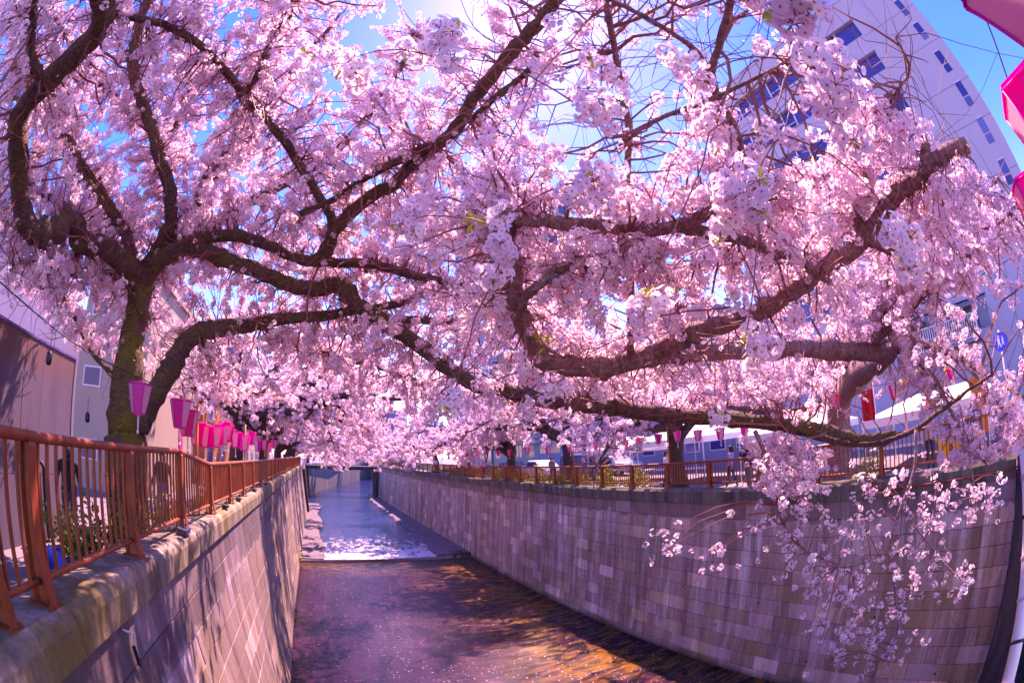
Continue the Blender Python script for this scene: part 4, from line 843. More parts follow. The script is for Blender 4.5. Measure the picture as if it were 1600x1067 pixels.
# ================================================================== BUILDINGS
M['glass']=mat('window_glass',(.025,.025,.20),.12,spec=.8); n=N(M['glass']); n.col(n.ramp(n.rnd(),[(0,(.02,.02,.16)),(.7,(.035,.04,.24)),(1,(.12,.13,.36))])); M['mull']=mat('mullion',(.62,.60,.66),.4)  # glass: reflected sky blue put into the base colour, random tone per pane
def wallm(name,col,dirt=.25):
    m=mat(name,rough=.8,spec=.25); n=N(m); a=n.noise(n.pos((.6,.6,.12)),1.2,5); b=n.noise(n.pos(),6,4)
    c=n.mix(n.math('MULTIPLY',n.ramp(a,[(.4,G3(0)),(.75,G3(1))]),dirt),col,tuple(x*.55 for x in col)); n.col(n.mix(n.ramp(b,[(.3,G3(.16)),(.7,G3(0))]),c,tuple(x*.6 for x in col))); return m
M['tile']=wallm('tower_tile',(.40,.37,.50),.12); M['lav']=wallm('lavender_render',(.24,.21,.34),.2); M['cream']=wallm('cream_render',(.40,.33,.28)); M['beige']=wallm('beige_panels',(.50,.43,.35)); M['brick']=wallm('orange_brick',(.42,.17,.08)); M['glassblue']=mat('curtain_wall',(.05,.07,.17),.12,spec=.8)
M['seam']=mat('panel_seam',(.16,.15,.2),.8)
D=26.
tw_=thing('office_tower','tall pale grey tower with bands of dark blue windows leaning over the right bank','building',(D,0,ZG))
H0=D*1.0
def tb(mb,name,mt,par=tw_): return mb.build(name,mt,par)
# walls: spandrel bands and blank end, windows recessed between them
rowz=[(.856-.125*k,.921-.125*k) for k in range(7)]
y_l,y_r,y_w=17.,-4.45,.7
zs=H0; 
for k,(a,b_) in enumerate(rowz):
    tb(MB().box((0,y_w,b_*D-ZG),(.9,y_l,zs-ZG)),'spandrel',M['tile']); zs=a*D
tb(MB().box((0,y_w,0),(.9,y_l,zs-ZG)),'spandrel',M['tile'])
tb(MB().box((0,y_r,0),(20,y_w-.003,H0-ZG)),'blank_wall',M['tile'])
tb(MB().box((.95,y_w,0),(20,y_l,H0-ZG-.02)),'core_wall',M['seam'])
tb(MB().box((-.06,y_r-.05,H0-ZG+.003),(20,y_l+.05,H0-ZG+.35)),'parapet',M['tile'])
for k,(a,b_) in enumerate(rowz):
    z0,z1=a*D-ZG,b_*D-ZG; y=y_w+.02; i=0
    while y<y_l-.3:
        wd=1.05 if i%2 else 2.15; wd=min(wd,y_l-y)
        f=tb(MB().box((.30,y+.05,z0+.01),(.36,y+wd-.05,z1-.01)),'window',M['glass'])
        MB().box((.22,y-.05,z0+.004),(.40,y+.05,z1-.004)).build('mullion',M['mull'],f)
        if i%2: MB().box((.25,y+.05,z0+.52),(.299,y+wd-.05,z0+.58)).build('transom',M['mull'],f)
        y+=wd; i+=1
for z in (.848,.725,.60,.5,.375): tb(MB().box((-.012,y_r+.02,z*D-ZG-.015),(-.003,y_w-.02,z*D-ZG+.015)),'panel_seam',M['seam'])
tb(MB().box((-.012,-1.02,2),(-.004,-.99,H0-ZG-1)),'panel_seam',M['seam'])
for (a,b_) in ((.886,.829),(.795,.74),(.696,.633),(.601,.536),(.502,.44),(.40,.345)):
    zt,zb=a*D-ZG,b_*D-ZG; md=zb+(zt-zb)*.38
    for q0,q1 in ((zb,md-.05),(md+.05,zt)):
        f=tb(MB().box((-.02,-3.68,q0),(.1,-3.18,q1)),'slot_window',M['glass'])
    tb(MB().box((-.03,-3.72,zt+.003),(.1,-3.14,zt+.06)),'sill',M['mull'])
# balcony with a slatted rail low on the tower front
bal=thing('balcony','long balcony with a dark slatted rail on the lavender building front','balcony',(D-1.3,4.1,2.35))
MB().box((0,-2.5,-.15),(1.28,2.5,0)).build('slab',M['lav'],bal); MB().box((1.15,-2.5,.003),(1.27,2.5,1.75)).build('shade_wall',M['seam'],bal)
for k in range(36): MB().box((0,-2.47+k*.14,.08),(.03,-2.43+k*.14,1.15)).build('slat',M['mull'],bal)
for z in (.04,1.153): MB().box((-.01,-2.5,z),(.04,2.5,z+.05)).build('rail',M['mull'],bal)
for k in range(3): MB().box((-.015,-2.52+k*2.48,.003),(.055,-2.44+k*2.48,1.5)).build('post',M['mull'],bal)
MB().box((-.1,-2.5,1.55),(1.1,-.7,1.62)).build('awning',M['seam'],bal); MB().box((-.1,.8,1.55),(1.1,2.5,1.62)).build('awning',M['seam'],bal)
def building(name,label,x0,y0,x1,y1,h,mt,face,nw,nf,ww=1.3,wh=1.4,louv=False,roof=True,mw='glass'):
    b_=thing(name,label,'building',((x0+x1)/2,(y0+y1)/2,ZG)); cx,cy_=(x0+x1)/2,(y0+y1)/2
    MB().box((x0-cx,y0-cy_,0),(x1-cx,y1-cy_,h)).build('wall',mt,b_)
    if roof: MB().box((x0-cx-.15,y0-cy_-.15,h+.003),(x1-cx+.15,y1-cy_+.15,h+.35)).build('roof',mt,b_)
    fh=h/nf
    for fc in face:
        if fc in 'LR':      # faces along the river
            X=(x0-cx) if fc=='L' else (x1-cx); s=-1 if fc=='L' else 1; w_=(y1-y0)/nw
            for i in range(nw):
                for j in range(nf):
                    yc=y0-cy_+w_*(i+.5); zc=fh*(j+.55)
                    f=MB().box((X,yc-ww/2-.06,zc-wh/2-.06),(X+s*.05,yc+ww/2+.06,zc+wh/2+.06)).build('window',M['mull'],b_)
                    MB().box((X+s*.053,yc-ww/2,zc-wh/2),(X+s*.06,yc+ww/2,zc+wh/2)).build('pane',M[mw],f)
        else:
            Y=y0-cy_; w_=(x1-x0)/nw
            for i in range(nw):
                for j in range(nf):
                    xc=x0-cx+w_*(i+.5); zc=fh*(j+.55)
                    f=MB().box((xc-ww/2-.06,Y-.05,zc-wh/2-.06),(xc+ww/2+.06,Y,zc+wh/2+.06)).build('window',M['mull'],b_)
                    MB().box((xc-ww/2,Y-.06,zc-wh/2),(xc+ww/2,Y-.053,zc+wh/2)).build('pane',M[mw],f)
    if louv:
        for j in range(8): MB().box((x0-cx-.12,y0-cy_-.12,h*.35+j*h*.07),(x1-cx+.12,y1-cy_+.12,h*.35+j*h*.07+.12)).build('louvre',M['seam'],b_)
    return b_
building('office_building','long lavender office building behind the white stall tents',24,19,36,31,10.5,M['lav'],'LF',5,3)
building('office_building','beige building with horizontal louvres seen between the right bank trunks',23,44,36,57,8.5,M['beige'],'LF',4,2,louv=True)
building('office_building','white shop building low behind the right hedge',22,33,34,42,5.6,M['tile'],'LF',4,1,1.8,2.2)
building('apartment_tower','far tall blue windowed tower glimpsed through the blossom',24,60,40,76,48,M['lav'],'LF',6,15,1.9,1.9,mw='glassblue')
building('office_building','violet blue building above the far bridge',8,150,30,166,17,M['glassblue'],'F',7,5,2,1.8)
building('house','cream rendered house with one small window behind the mossy trunk',-9.6,15.2,-6.4,22,7.5,M['cream'],'F',2,3,.75,.6,mw='seam')
building('office_building','pale lavender block rising behind the grey panel wall on the left',-30,6,-17,30,9,M['lav'],'',5,4)
building('house','orange brick building behind the left bank trees',-14,25,-6.6,36,8,M['brick'],'RF',3,3,1.2,1.3)
building('house','cream apartment house behind the left bank trees farther along',-16,39,-7,56,11,M['cream'],'RF',5,4)
building('house','white house far along the left bank',-15,60,-7,76,9,M['tile'],'RF',4,3)

# grey panel wall at the left edge, with its door and pipe
px=-5.25
m=mat('panel_sheet',rough=.55,spec=.4); n=N(m); a=n.noise(n.pos((1,.8,.25)),1.6,6,.65); b_=n.noise(n.pos((2,2,1)),2.5,5,.7); geo=n.n('ShaderNodeNewGeometry'); sp=n.n('ShaderNodeSeparateXYZ'); n.l(geo.outputs['Position'],sp.inputs[0])
top=n.ramp(n.math('ADD',n.math('MULTIPLY',n.math('ADD',sp.outputs[2],.1),.55),n.math('MULTIPLY',b_,.45)),[(.62,G3(0)),(.86,G3(1))])
c=n.mix(n.ramp(a,[(.3,G3(0)),(.7,G3(1))]),(.085,.065,.10),(.14,.11,.16)); n.col(n.mix(n.math('MULTIPLY',top,.8),c,(.17,.085,.075))); M['panel']=m
pw=thing('panel_wall','tall stained grey panel wall behind the left fence, with a door in it','wall',(px,3,ZG))
ed=[-3.0,-1.0,1.0,3.0,4.55,6.3,6.95,8.19]
for i,(ya,yb) in enumerate(zip(ed[:-1],ed[1:])):
    if i==5: MB().box((-.2,ya-3+.006,1.28),(0,yb-3-.006,3.245)).build('panel',M['panel'],pw)
    else:
        MB().box((-.2,ya-3+.006,0),(0,yb-3-.006,1.1)).build('panel',M['panel'],pw); MB().box((-.2,ya-3+.006,1.112),(-.004,yb-3-.006,3.245)).build('panel',M['panel'],pw)
MB().box((-.24,-6.02,3.25),(.02,5.2,3.29)).build('cap_strip',M['violet'],pw); MB().box((-.22,5.192,0),(.012,5.23,3.249)).build('corner_strip',M['seam'],pw)
d_=MB().box((-.16,3.32,0),(-.10,3.93,1.27)).build('door',M['panel'],pw); MB().box((-.098,3.42,.55),(-.085,3.6,1.05)).build('door_window',M['glass'],d_); MB().box((-.097,3.40,.45),(-.06,3.44,.53)).build('handle',M['mull'],d_)
MB().tube([(.06,4.02,.02),(.06,4.02,1.22),(.06,3.95,1.3),(-.03,3.95,1.3)],.035,8).build('drain_pipe',M['black'],pw)

# ================================================================== BANKSIDE THINGS
M['tarp']=mat('blue_tarp',(.01,.09,.52),.35); n=N(M['tarp']); n.bump(n.noise(n.pos(),9,4),.6,.03)
tp=MB(); nx,ny=12,16
tp.add([(-2.66-.62*i/(nx-1)+.05*math.sin(j*1.7+i), 3.75+1.25*j/(ny-1)+.05*math.sin(i*2.1), ZG+.02+max(0,math.sin(math.pi*i/(nx-1)))**.5*(.62+.22*math.sin(j*.45+.4)+.06*math.sin(i*3.1+j*2.3))*(math.sin(math.pi*(j+.4)/(ny))**.35)) for i in range(nx) for j in range(ny)],[(i*ny+j,i*ny+j+1,(i+1)*ny+j+1,(i+1)*ny+j) for i in range(nx-1) for j in range(ny-1)],0,False)
tag(tp.build('blue_tarp',M['tarp']),'crumpled bright blue tarpaulin heaped behind the near left fence','tarp')
def leaf_mat(name,a,b):
    m=mat(name,rough=.55); n=N(m); n.col(n.ramp(n.rnd(),[(0,a),(1,b)])); g_=n.noise(n.pos(),11,3); n.col(n.mix(n.ramp(g_,[(.35,G3(0)),(.65,G3(1))]),a,b)); return m
M['bush']=leaf_mat('bush_leaf',(.08,.12,.012),(.30,.33,.03)); M['hedge']=leaf_mat('hedge_leaf',(.18,.24,.012),(.52,.55,.04)); M['bstem']=mat('bush_stem',(.08,.05,.03),.8)
def bush(name,label,cat,x,y,z,rx_,ry_,rz_,n_,mt,group,seed,ls=.04):
    rg=np.random.default_rng(seed); root=thing(name,label,cat,(x,y,z),group); mb=MB(); st=MB()
    for k in range(max(5,n_//120)):
        e=rg.normal(0,1,3); e=unit(e); e[2]=abs(e[2]); st.tube([(0,0,0),(e[0]*rx_*.4,e[1]*ry_*.4,e[2]*rz_*.5),(e[0]*rx_*.9,e[1]*ry_*.9,e[2]*rz_*.95)],[.012,.008,.004],4)
    for k in range(n_):
        d=unit(rg.normal(0,1,3)); d[2]=abs(d[2]); r_=rg.uniform(.45,1)*(1+.18*math.sin(d[0]*7+seed)+.15*math.sin(d[1]*9)); c=np.array([d[0]*rx_,d[1]*ry_,d[2]*rz_])*r_+np.array([0,0,.04])
        u=unit(rg.normal(0,1,3)); v=unit(np.cross(u,rg.normal(0,1,3))); l=ls*rg.uniform(.6,1.3)
        mb.add([tuple(c-u*l),tuple(c+v*l*.5),tuple(c+u*l),tuple(c-v*l*.5)],[(0,1,2,3)])
    st.build('stem',M['bstem'],root); tag(mb.build('foliage',mt,root,recalc=False),kind='stuff'); return root
GBu='green bushes in the left tree bed'
for i,(x,y,rx_,ry_,rz_,lab) in enumerate([(-3.3,5.2,.5,.7,1.05,'yellow green bush behind the fence beside the blue tarp'),(-2.85,6.0,.42,.6,1.0,'bush at the foot of the mossy trunk, left of it'),(-2.9,8.1,.5,.9,.95,'bush just right of the mossy trunk'),(-3.1,11.6,.4,.8,.8,'bush behind the far left fence between two trunks'),(-3.1,15.3,.4,.8,.9,'bush before the second left trunk')]):
    bush('bush',lab,'bush',x,y,ZG,rx_,ry_,rz_,2400,M['bush'],GBu,200+i,.045)
se=MB().tube([tuple(np.array(RIGHT_LIMBS[1][-1][:3])-origin(rroot)),tuple(np.array(RIGHT_LIMBS[1][-1][:3])-origin(rroot)+unit(np.array(RIGHT_LIMBS[1][-1][:3])-np.array(RIGHT_LIMBS[1][-2][:3]))*.012)],.058,14).build('sawn_face',M['cut'],rroot)
GH='clipped hedge plants behind the right fence'
for i in range(12):
    y=14.6+i*2.15+(i>7)*1.2
    bush('hedge_plant','yellow green hedge plant behind the right fence, number %s from the white tent'%['one','two','three','four','five','six','seven','eight','nine','ten','eleven','twelve'][i],'hedge',12.05,y,ZG,.45,1.0,1.05+.12*math.sin(i*2),1300,M['hedge'],GH,230+i,.06)
bush('hedge_plant','small bright hedge plant behind the right fence just right of the nearest right trunk','hedge',12.2,4.6,ZG,.4,.7,1.1,900,M['hedge'],GH,260,.045)
# ivy sprouts on the mossy trunk
iv_=MB(); rg=np.random.default_rng(5)
for k in range(420):
    h=rg.uniform(-1.9,2.6); a=rg.uniform(-2.6,.2); rr_=np.interp(h,[-2,0,1,2.6],[.44,.34,.27,.2]); c=np.array([-3.2+rr_*math.cos(a)*1.06+(h>1)*.03,6.85+rr_*math.sin(a)*1.06,h])
    if rg.random()>(.9 if (h<-.6 or (1.9<h)) else .18): continue
    u=unit(rg.normal(0,1,3)); v=unit(np.cross(u,rg.normal(0,1,3))); l=.03*rg.uniform(.6,1.3); iv_.add([tuple(c-u*l),tuple(c+v*l*.5),tuple(c+u*l),tuple(c-v*l*.5)],[(0,1,2,3)])
tag(iv_.build('ivy',M['hedge'],recalc=False),'sprigs of green leaves on the mossy trunk','ivy',kind='stuff')
# floodlight on the left coping, hanging bracket on the wall
fl=thing('floodlight','small violet black floodlight lying on the left coping by a fence post','floodlight',(-2.06,6.35,-1.235))
MB().prism([(-.05,.0),(.09,.0),(.11,.07),(-.03,.1)],-.13,.13).build('housing',mat('flood_housing',(.05,.04,.09),.4),fl); MB().box((.1,-.11,.012),(.112,.11,.06)).build('lens',M['glass'],fl)
bk=thing('wall_bracket','broken grey bracket hanging on the sunlit left wall','bracket',(-1.93,3.68,-1.72))
MB().tube([(0,-.1,.06),(.05,-.1,.05),(.06,.02,-.0),(.05,.0,-.12),(.04,.02,-.26)],.012,6).build('arm',M['mull'],bk); MB().prism([(-.03,-.12),(.03,-.14),(.02,-.36),(-.015,-.33)],.02,.05,axis='x').build('plate',M['black'],bk)
for i,(y,z) in enumerate([(9.6,-1.22),(11.3,-1.22),(14.3,-1.22),(17.4,-1.22)]):
    f2=thing('floodlight',['floodlight on the left coping at the dip in the rail','floodlight on the left coping past the dip','third floodlight along the left coping','farthest floodlight on the left coping'][i],'floodlight',(-2.06,y,z))
    MB().prism([(-.04,.0),(.07,.0),(.09,.06),(-.02,.08)],-.1,.1).build('housing',M['black'],f2); MB().box((.082,-.08,.012),(.092,.08,.05)).build('lens',M['glass'],f2)
# blue round sign with white pedestrians on its post
sg=thing('road_sign','round blue sign with two white walking figures and a bicycle at the right edge','sign',(16.6,.25,ZG))
MB().tube([(.06,0,0),(.06,0,3.5)],.035,8).build('pole',M['mull'],sg)
M['signblue']=mat('sign_blue',(.005,.07,.62),.35)
ring=lambda r_,n_=28:[(r_*math.cos(i*2*math.pi/n_),3.13+r_*math.sin(i*2*math.pi/n_)) for i in range(n_)]
MB().prism(ring(.31),0,.02,axis='x').build('disc',M['signblue'],sg)
fg=MB()
for cy0,s in ((.07,1.),(-.10,.72)):
    q=lambda pts:[(cy0+a*s,3.13+.02+b*s) for a,b in pts]
    fg.prism(q([(.035*math.cos(i*.785),.17+.035*math.sin(i*.785)) for i in range(8)]),-.006,-.002,axis='x')
    fg.prism(q([(-.05,.12),(.05,.12),(.045,-.03),(.075,-.19),(.04,-.19),(0,-.05),(-.05,-.19),(-.085,-.19),(-.045,-.02)]),-.0075,-.0035,axis='x')
fg.build('pictogram',M['white'],sg)
# stall tents
def tent(label,x,y,w_,d_,he,hp,mt,group):
    t=thing('stall_tent',label,'tent',(x,y,ZG),group)
    mb=MB(); v=[(-w_/2,-d_/2,he),(w_/2,-d_/2,he),(w_/2,d_/2,he),(-w_/2,d_/2,he),(0,-d_/5,hp),(0,d_/5,hp)]
    v+=[(a,b_,c-.28) for a,b_,c in v[:4]]
    mb.add(v,[(0,1,4),(1,2,5,4),(2,3,5),(3,0,4,5),(0,6,7,1),(1,7,8,2),(2,8,9,3),(3,9,6,0)]); mb.build('canopy',mt,t)
    for a in (-1,1):
        for b_ in (-1,1): MB().tube([(a*(w_/2-.06),b_*(d_/2-.06),0),(a*(w_/2-.06),b_*(d_/2-.06),he-.02)],.025,6).build('leg',M['mull'],t)
    MB().box((-w_/2+.1,-d_/2+.2,.72),(-w_/2+.7,d_/2-.2,.78)).build('counter',M['white'],t); return t
M['canvas']=mat('white_canvas',(.80,.79,.80),.7)
GT='white stall tents on the right bank'
tent('white stall tent with a peaked roof behind the second right trunk',17.0,15.6,4.4,4.6,2.15,3.0,M['canvas'],GT)
tent('white stall tent to the left of the peaked one, before the shop',17.2,21.2,3.6,4.2,1.95,2.6,M['canvas'],GT)
tent('long white awning tent under the balcony building',16.8,3.0,4.0,5.6,1.75,2.25,M['canvas'],GT)
tent('white stall tent behind the nearest right trunk',17.0,9.6,3.6,4.2,1.9,2.5,M['canvas'],GT)
# bright goods and bunting
def balloon(x,y,z,r_,mt,label,grp):
    t=thing('paper_ball',label,'decoration',(x,y,z),grp); mb=MB(); n_=10
    for i in range(6):
        for j in range(n_):
            f=lambda i,j:(r_*math.sin(math.pi*i/6)*math.cos(6.283*j/n_),r_*math.sin(math.pi*i/6)*math.sin(6.283*j/n_),r_*.9*math.cos(math.pi*i/6))
            mb.add([f(i,j),f(i+1,j),f(i+1,j+1),f(i,j+1)],[(0,1,2,3)],0,True)
    mb.build('ball',mt,t); MB().tube([(0,0,r_*.88),(0,0,r_*.9+.3)],.006,4).build('string',M['cord'],t)
M['yellow']=mat('yellow_paper',(.85,.42,.02),.6); M['orangep']=mat('orange_paper',(.80,.20,.02),.6); M['greenp']=mat('green_cloth',(.05,.38,.16),.7); M['redc']=mat('red_cloth',(.62,.012,.012),.7)
for i,(y,z,r_,mk,lab) in enumerate([(3.9,.62,.22,'yellow','left yellow paper ball hung at the long awning'),(3.2,.78,.26,'yellow','big yellow paper ball hung at the long awning'),(2.2,.72,.18,'yellow','right yellow paper ball hung at the long awning'),(3.0,-.15,.22,'orangep','orange paper ball below the yellow ones'),(1.9,1.05,.14,'greenp','small green paper ball above the yellow ones')]):
    balloon(14.3,y,z,r_,M[mk],lab,'paper balls on the long awning')
M['pinkc']=mat('pink_cloth',(.80,.03,.25),.7)
def banner(name,label,x,y,z0,z1,wd,mt,cat='banner'):
    t=thing(name,label,cat,(x,y,ZG)); MB().tube([(0,-wd/2-.03,0),(0,-wd/2-.03,z1-ZG+.1)],.014,6).build('pole',M['white'],t)
    mb=MB(); n_=8
    for i in range(n_):
        f=lambda k:(.03*math.sin(k*1.3),-wd/2+wd*k/n_)
        (a,b_),(c,d_)=f(i),f(i+1); mb.add([(a,b_,z0-ZG),(c,d_,z0-ZG),(c,d_,z1-ZG),(a,b_,z1-ZG),(a+.008,b_,z0-ZG),(c+.008,d_,z0-ZG),(c+.008,d_,z1-ZG),(a+.008,b_,z1-ZG)],[(0,1,2,3),(7,6,5,4),(3,2,6,7),(1,0,4,5)])
    mb.build('cloth',mt,t); return t
banner('stall_banner','yellow stall banner low behind the near right fence',12.6,2.05,-1.7,-.95,.9,M['yellow']); banner('stall_banner','orange and white stall banner beside the awning post',13.6,1.2,-1.2,.3,.5,M['orangep'])
banner('stall_banner','red banner hanging at the stall behind the nearest right trunk',13.8,5.1,-.2,.9,.45,M['redc']); banner('stall_banner','green banner at the far edge of the long awning',13.9,2.5,-1.75,-1.35,.35,M['greenp']); banner('stall_banner','tall pink vertical banner at the right edge beyond the fence',13.2,-.55,-1.3,.35,.35,M['pinkc'])
# no-entry style red notice and upright sign far on the left bank
tag(MB().box((-3.02,9.3,-1.2),(-2.98,9.52,.42)).build('notice_board',M['pinkc']),'narrow salmon pink notice board standing past the mossy trunk','sign')
up=thing('upright_sign','narrow white upright sign with dark strokes right of the mossy trunk','sign',(-4.4,10.2,ZG)); MB().box((-.16,-.03,.9),(.16,.03,3.0)).build('board',M['white'],up); MB().tube([(0,.05,0),(0,.05,3.4)],.03,8).build('pole',M['seam'],up)
sk=MB()
for k in range(4):
    z=2.75-k*.42; sk.box((-.1,-.036,z-.03),(.1,-.031,z)); sk.box((-.012,-.037,z-.2),(.012,-.032,z+.05)); sk.box((-.08,-.038,z-.14),(.08,-.033,z-.115)); sk.box((-.1,-.036,z-.26),(-.03,-.031,z-.235)); sk.box((.03,-.036,z-.26),(.1,-.031,z-.235))
sk.build('lettering',M['violet'],up)

# ================================================================== PEOPLE
SK=mat('skin',(.55,.30,.22),.6); HR=mat('hair',(.012,.009,.01),.5); SHOE=mat('shoe',(.03,.03,.035),.6)
cloth={k:mat('cloth_'+k,c,.85) for k,c in dict(navy=(.02,.03,.09),black=(.018,.016,.02),denim=(.05,.09,.22),white=(.7,.68,.68),red=(.60,.012,.012),grey=(.2,.19,.2),beige=(.45,.36,.27),lilac=(.40,.28,.5)).items()}
def person(label,x,y,face,h,top,bottom,pose,group,bag=None):
    """one continuous skinned body; hair and bag are children"""
    root=thing('person',label,'person',(x,y,ZG),group,face); s=h/1.72
    st={'walk':(.20,-.16,.22,-.2),'stand':(.05,-.04,.06,.04),'photo':(.04,-.05,.0,.0)}[pose]
    V=[(0,0,.98),(0,.01,1.15),(0,.0,1.38),(0,.0,1.48),(0,.02,1.58),(0,.03,1.68)]; Rr=[(.15,.11),(.135,.10),(.16,.10),(.055,.055),(.085,.10),(.07,.08)]
    E=[(0,1),(1,2),(2,3),(3,4),(4,5)]
    for sx,f in ((-1,st[0]),(1,st[1])):
        k=len(V); V+=[(sx*.09,0,.9),(sx*.10,f*.5+.03,.5),(sx*.10,f-(.06 if f<0 else 0),.08),(sx*.11,f+.13,.03)]; Rr+=[(.095,.095),(.062,.065),(.042,.045),(.038,.03)]; E+=[(0,k),(k,k+1),(k+1,k+2),(k+2,k+3)]
    for sx,f in ((-1,st[2]),(1,st[3])):
        k=len(V)
        if pose=='photo': V+=[(sx*.18,0,1.40),(sx*.24,.08,1.16),(sx*.10,.30,1.42),(sx*.05,.34,1.50)]
        else: V+=[(sx*.18,0,1.40),(sx*.23,f*-.3-.02,1.14),(sx*.22,f*-1.+.06,.90),(sx*.21,f*-1.+.09,.80)]
        Rr+=[(.062,.062),(.048,.048),(.035,.035),(.04,.028)]; E+=[(2,k),(k,k+1),(k+1,k+2),(k+2,k+3)]
    me=bpy.data.meshes.new('body'); me.from_pydata([tuple(np.array(v)*s) for v in V],E,[])
    o=bpy.data.objects.new('body',me); C.objects.link(o); md=o.modifiers.new('s','SKIN')
    for v,r_ in zip(me.skin_vertices[0].data,Rr): v.radius=(r_[0]*s,r_[1]*s)
    me.skin_vertices[0].data[0].use_root=True; o.modifiers.new('u','SUBSURF').levels=2
    dg=bpy.context.evaluated_depsgraph_get(); m2=bpy.data.meshes.new_from_object(o.evaluated_get(dg)); bpy.data.objects.remove(o)
    for mm in (SK,cloth[top],cloth[bottom],SHOE): m2.materials.append(mm)
    for p in m2.polygons:
        c=p.center/s; z=c.z
        if z<.095: p.material_index=3
        elif z<.96 and abs(c.x)<.185: p.material_index=2
        elif z>1.475 and abs(c.x)<.13 and c.y<.16: p.material_index=0
        elif (c.y>.27 and z>1.40) or (abs(c.x)>.16 and z<.88): p.material_index=0
        else: p.material_index=1
        p.use_smooth=True
    link('body',m2,root)
    hb=MB(); n_=10
    for i in range(5):
        for j in range(n_):
            f=lambda i,j:(.098*s*math.sin(math.pi*.62*i/5)*math.cos(6.283*j/n_),(.0+.115*math.sin(math.pi*.62*i/5)*math.sin(6.283*j/n_)-(.03*i/5))*s,(1.63+.125*math.cos(math.pi*.62*i/5)-(.10*(i/5)**2 if math.sin(6.283*j/n_)<.3 else -.03*(i/5)**2))*s)
            hb.add([f(i,j),f(i+1,j),f(i+1,j+1),f(i,j+1)],[(0,1,2,3)],0,True)
    hb.build('hair',HR,root)
    nf=MB()
    nf.add([(-.014*s,.105*s,1.60*s),(.014*s,.105*s,1.60*s),(0,.135*s,1.585*s),(0,.105*s,1.64*s)],[(0,1,2),(0,2,3),(1,3,2)]); nf.build('nose',SK,root)
    for sx in (-1,1): MB().box((sx*.034*s-.011*s,.100*s,1.628*s),(sx*.034*s+.011*s,.112*s,1.64*s)).build('eye',HR,root)
    if bag:
        b_=MB(); b_.prism([(-.15*s,.98*s),(.15*s,.98*s),(.16*s,1.3*s),(.1*s,1.42*s),(-.1*s,1.42*s),(-.16*s,1.3*s)],-.26*s,-.12*s); b_.build('backpack',M[bag] if bag in M else cloth[bag],root)
    return root
GPp='people strolling on the banks'
person('person in a dark jacket walking away, leftmost behind the near left fence',-4.55,7.0,.3,1.7,'black','navy','walk',GPp)
person('person in a navy coat with a backpack nearest the mossy trunk',-4.1,9.0,.1,1.68,'navy','grey','walk',GPp,'black')
person('person in black behind the left fence beyond the mossy trunk',-4.4,12.0,3.0,1.7,'black','denim','walk',GPp)
person('person in a red jacket with an orange bag behind the right fence',12.35,7.45,2.0,1.45,'red','black','stand',GPp,'orangep')
person('person in navy photographing blossom left of the red jacket',12.5,9.2,1.4,1.7,'navy','grey','photo',GPp)
person('person in lilac walking between the tents',13.8,11.0,.2,1.6,'lilac','navy','walk',GPp)
person('person in a beige coat by the long awning',13.3,2.9,1.7,1.66,'beige','navy','stand',GPp)
person('person in denim behind the right fence near the yellow banner',12.5,1.3,1.9,1.72,'denim','black','stand',GPp)
person('person in white before the peaked tent',13.6,14.4,3.3,1.65,'white','navy','walk',GPp)
person('person in black walking by the hedge',14.0,19.5,.1,1.72,'black','black','walk',GPp)
person('person in grey far along the right bank',14.2,25.5,3.1,1.7,'grey','navy','walk',GPp)

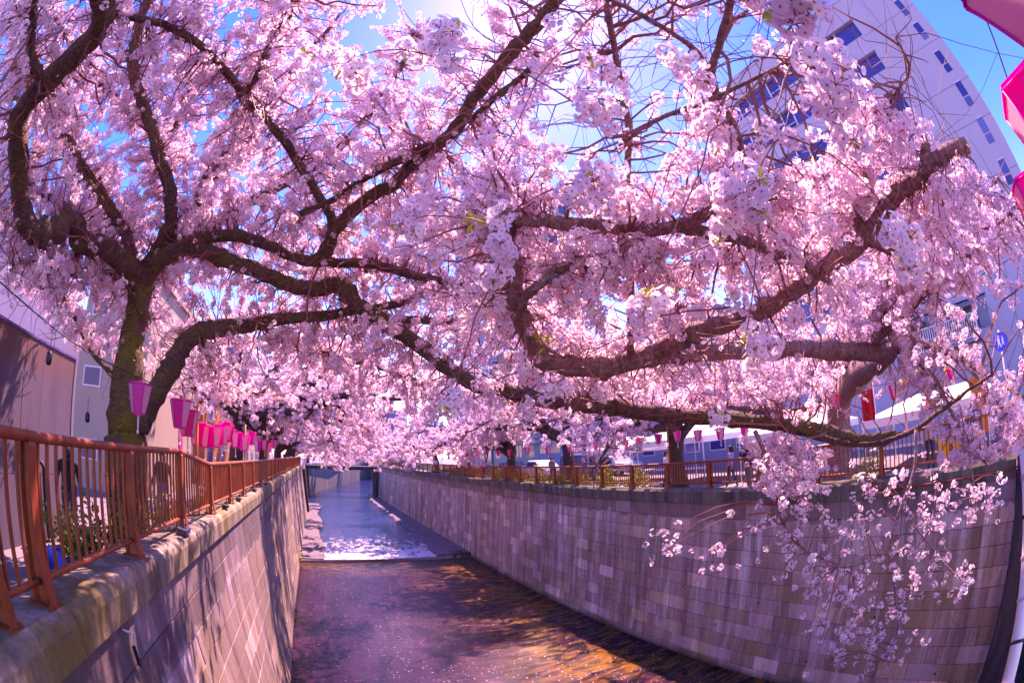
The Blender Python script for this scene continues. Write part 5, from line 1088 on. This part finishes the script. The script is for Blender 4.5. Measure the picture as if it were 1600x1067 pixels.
# ================================================================== PARKED CARS
def car(label,x,y,rz,col,L=4.1,van=False):
    root=thing('parked_car',label,'car',(x,y,ZG),'cars parked along the right bank road',rz); pm=mat('car_paint',col,.25,spec=.6); hw=.84
    pr_=[(-L/2,.35),(-L/2+.02,.72),(-L/2+.25,.92),(-.95,.98),(-.35,1.42),(.95,1.46),(1.55,1.05),(L/2-.08,.95),(L/2,.6),(L/2-.03,.33)] if not van else [(-L/2,.35),(-L/2+.02,.85),(-L/2+.45,1.05),(-L/2+.95,1.75),(L/2-.15,1.82),(L/2,.9),(L/2-.02,.33)]
    mb=MB(); n_=len(pr_); sec=[]
    for yy,ins in ((-hw,.0),(-hw*.93,.035),(hw*.93,.035),(hw,.0)): pass
    v=[]
    for yy,sc_ in ((-hw,.96),(-hw*.9,1.),(hw*.9,1.),(hw,.96)): v+=[(a*(.985 if sc_<1 else 1),yy*(1 if b_<1 else .88),.33+(b_-.33)*sc_) for a,b_ in pr_]
    f=[(k*n_+i,k*n_+(i+1)%n_,(k+1)*n_+(i+1)%n_,(k+1)*n_+i) for k in range(3) for i in range(n_)]+[tuple(range(n_-1,-1,-1)),tuple(3*n_+i for i in range(n_))]
    mb.add(v,f,0,False); mb.build('body',pm,root)
    for sgn in (-1,1):
        wn=[(-.85,1.0),(-.32,1.36),(.85,1.38),(1.3,1.03)] if not van else [(-L/2+.6,1.1),(-L/2+1.05,1.65),(L/2-.4,1.68),(L/2-.3,1.1)]
        MB().prism(wn,sgn*hw*.885-.02 if sgn>0 else -hw*.955,sgn*hw*.955 if sgn>0 else -hw*.885+.02).build('side_window',M['glass'],root)
        for xx in (-L*.31,L*.30):
            wh=MB().tube([(xx,sgn*(hw-.16),.31),(xx,sgn*(hw+.012),.31)],.31,16).build('wheel',M['black'],root); MB().tube([(xx,sgn*(hw+.0),.31),(xx,sgn*(hw+.02),.31)],.18,12).build('rim',M['mull'],wh)
        MB().box((-L/2-.012,sgn*.6-.14,.62),(-L/2+.05,sgn*.6+.14,.74)).build('headlight',M['white'],root); MB().box((L/2-.05,sgn*.66-.1,.68),(L/2+.012,sgn*.66+.1,.84)).build('tail_light',M['redc'],root)
car('white hatchback parked behind the hedge under the fourth right tree',16.2,30.5,1.57,(.75,.75,.76)); car('blue van parked behind the hedge near the third right tree',16.4,24.8,1.57,(.03,.07,.30),4.4,True); car('dark blue car parked farther along the right bank',16.3,36.2,1.57,(.02,.03,.12)); car('silver car parked between the stall tents and the blue van',20.5,27.0,1.57,(.45,.45,.48))
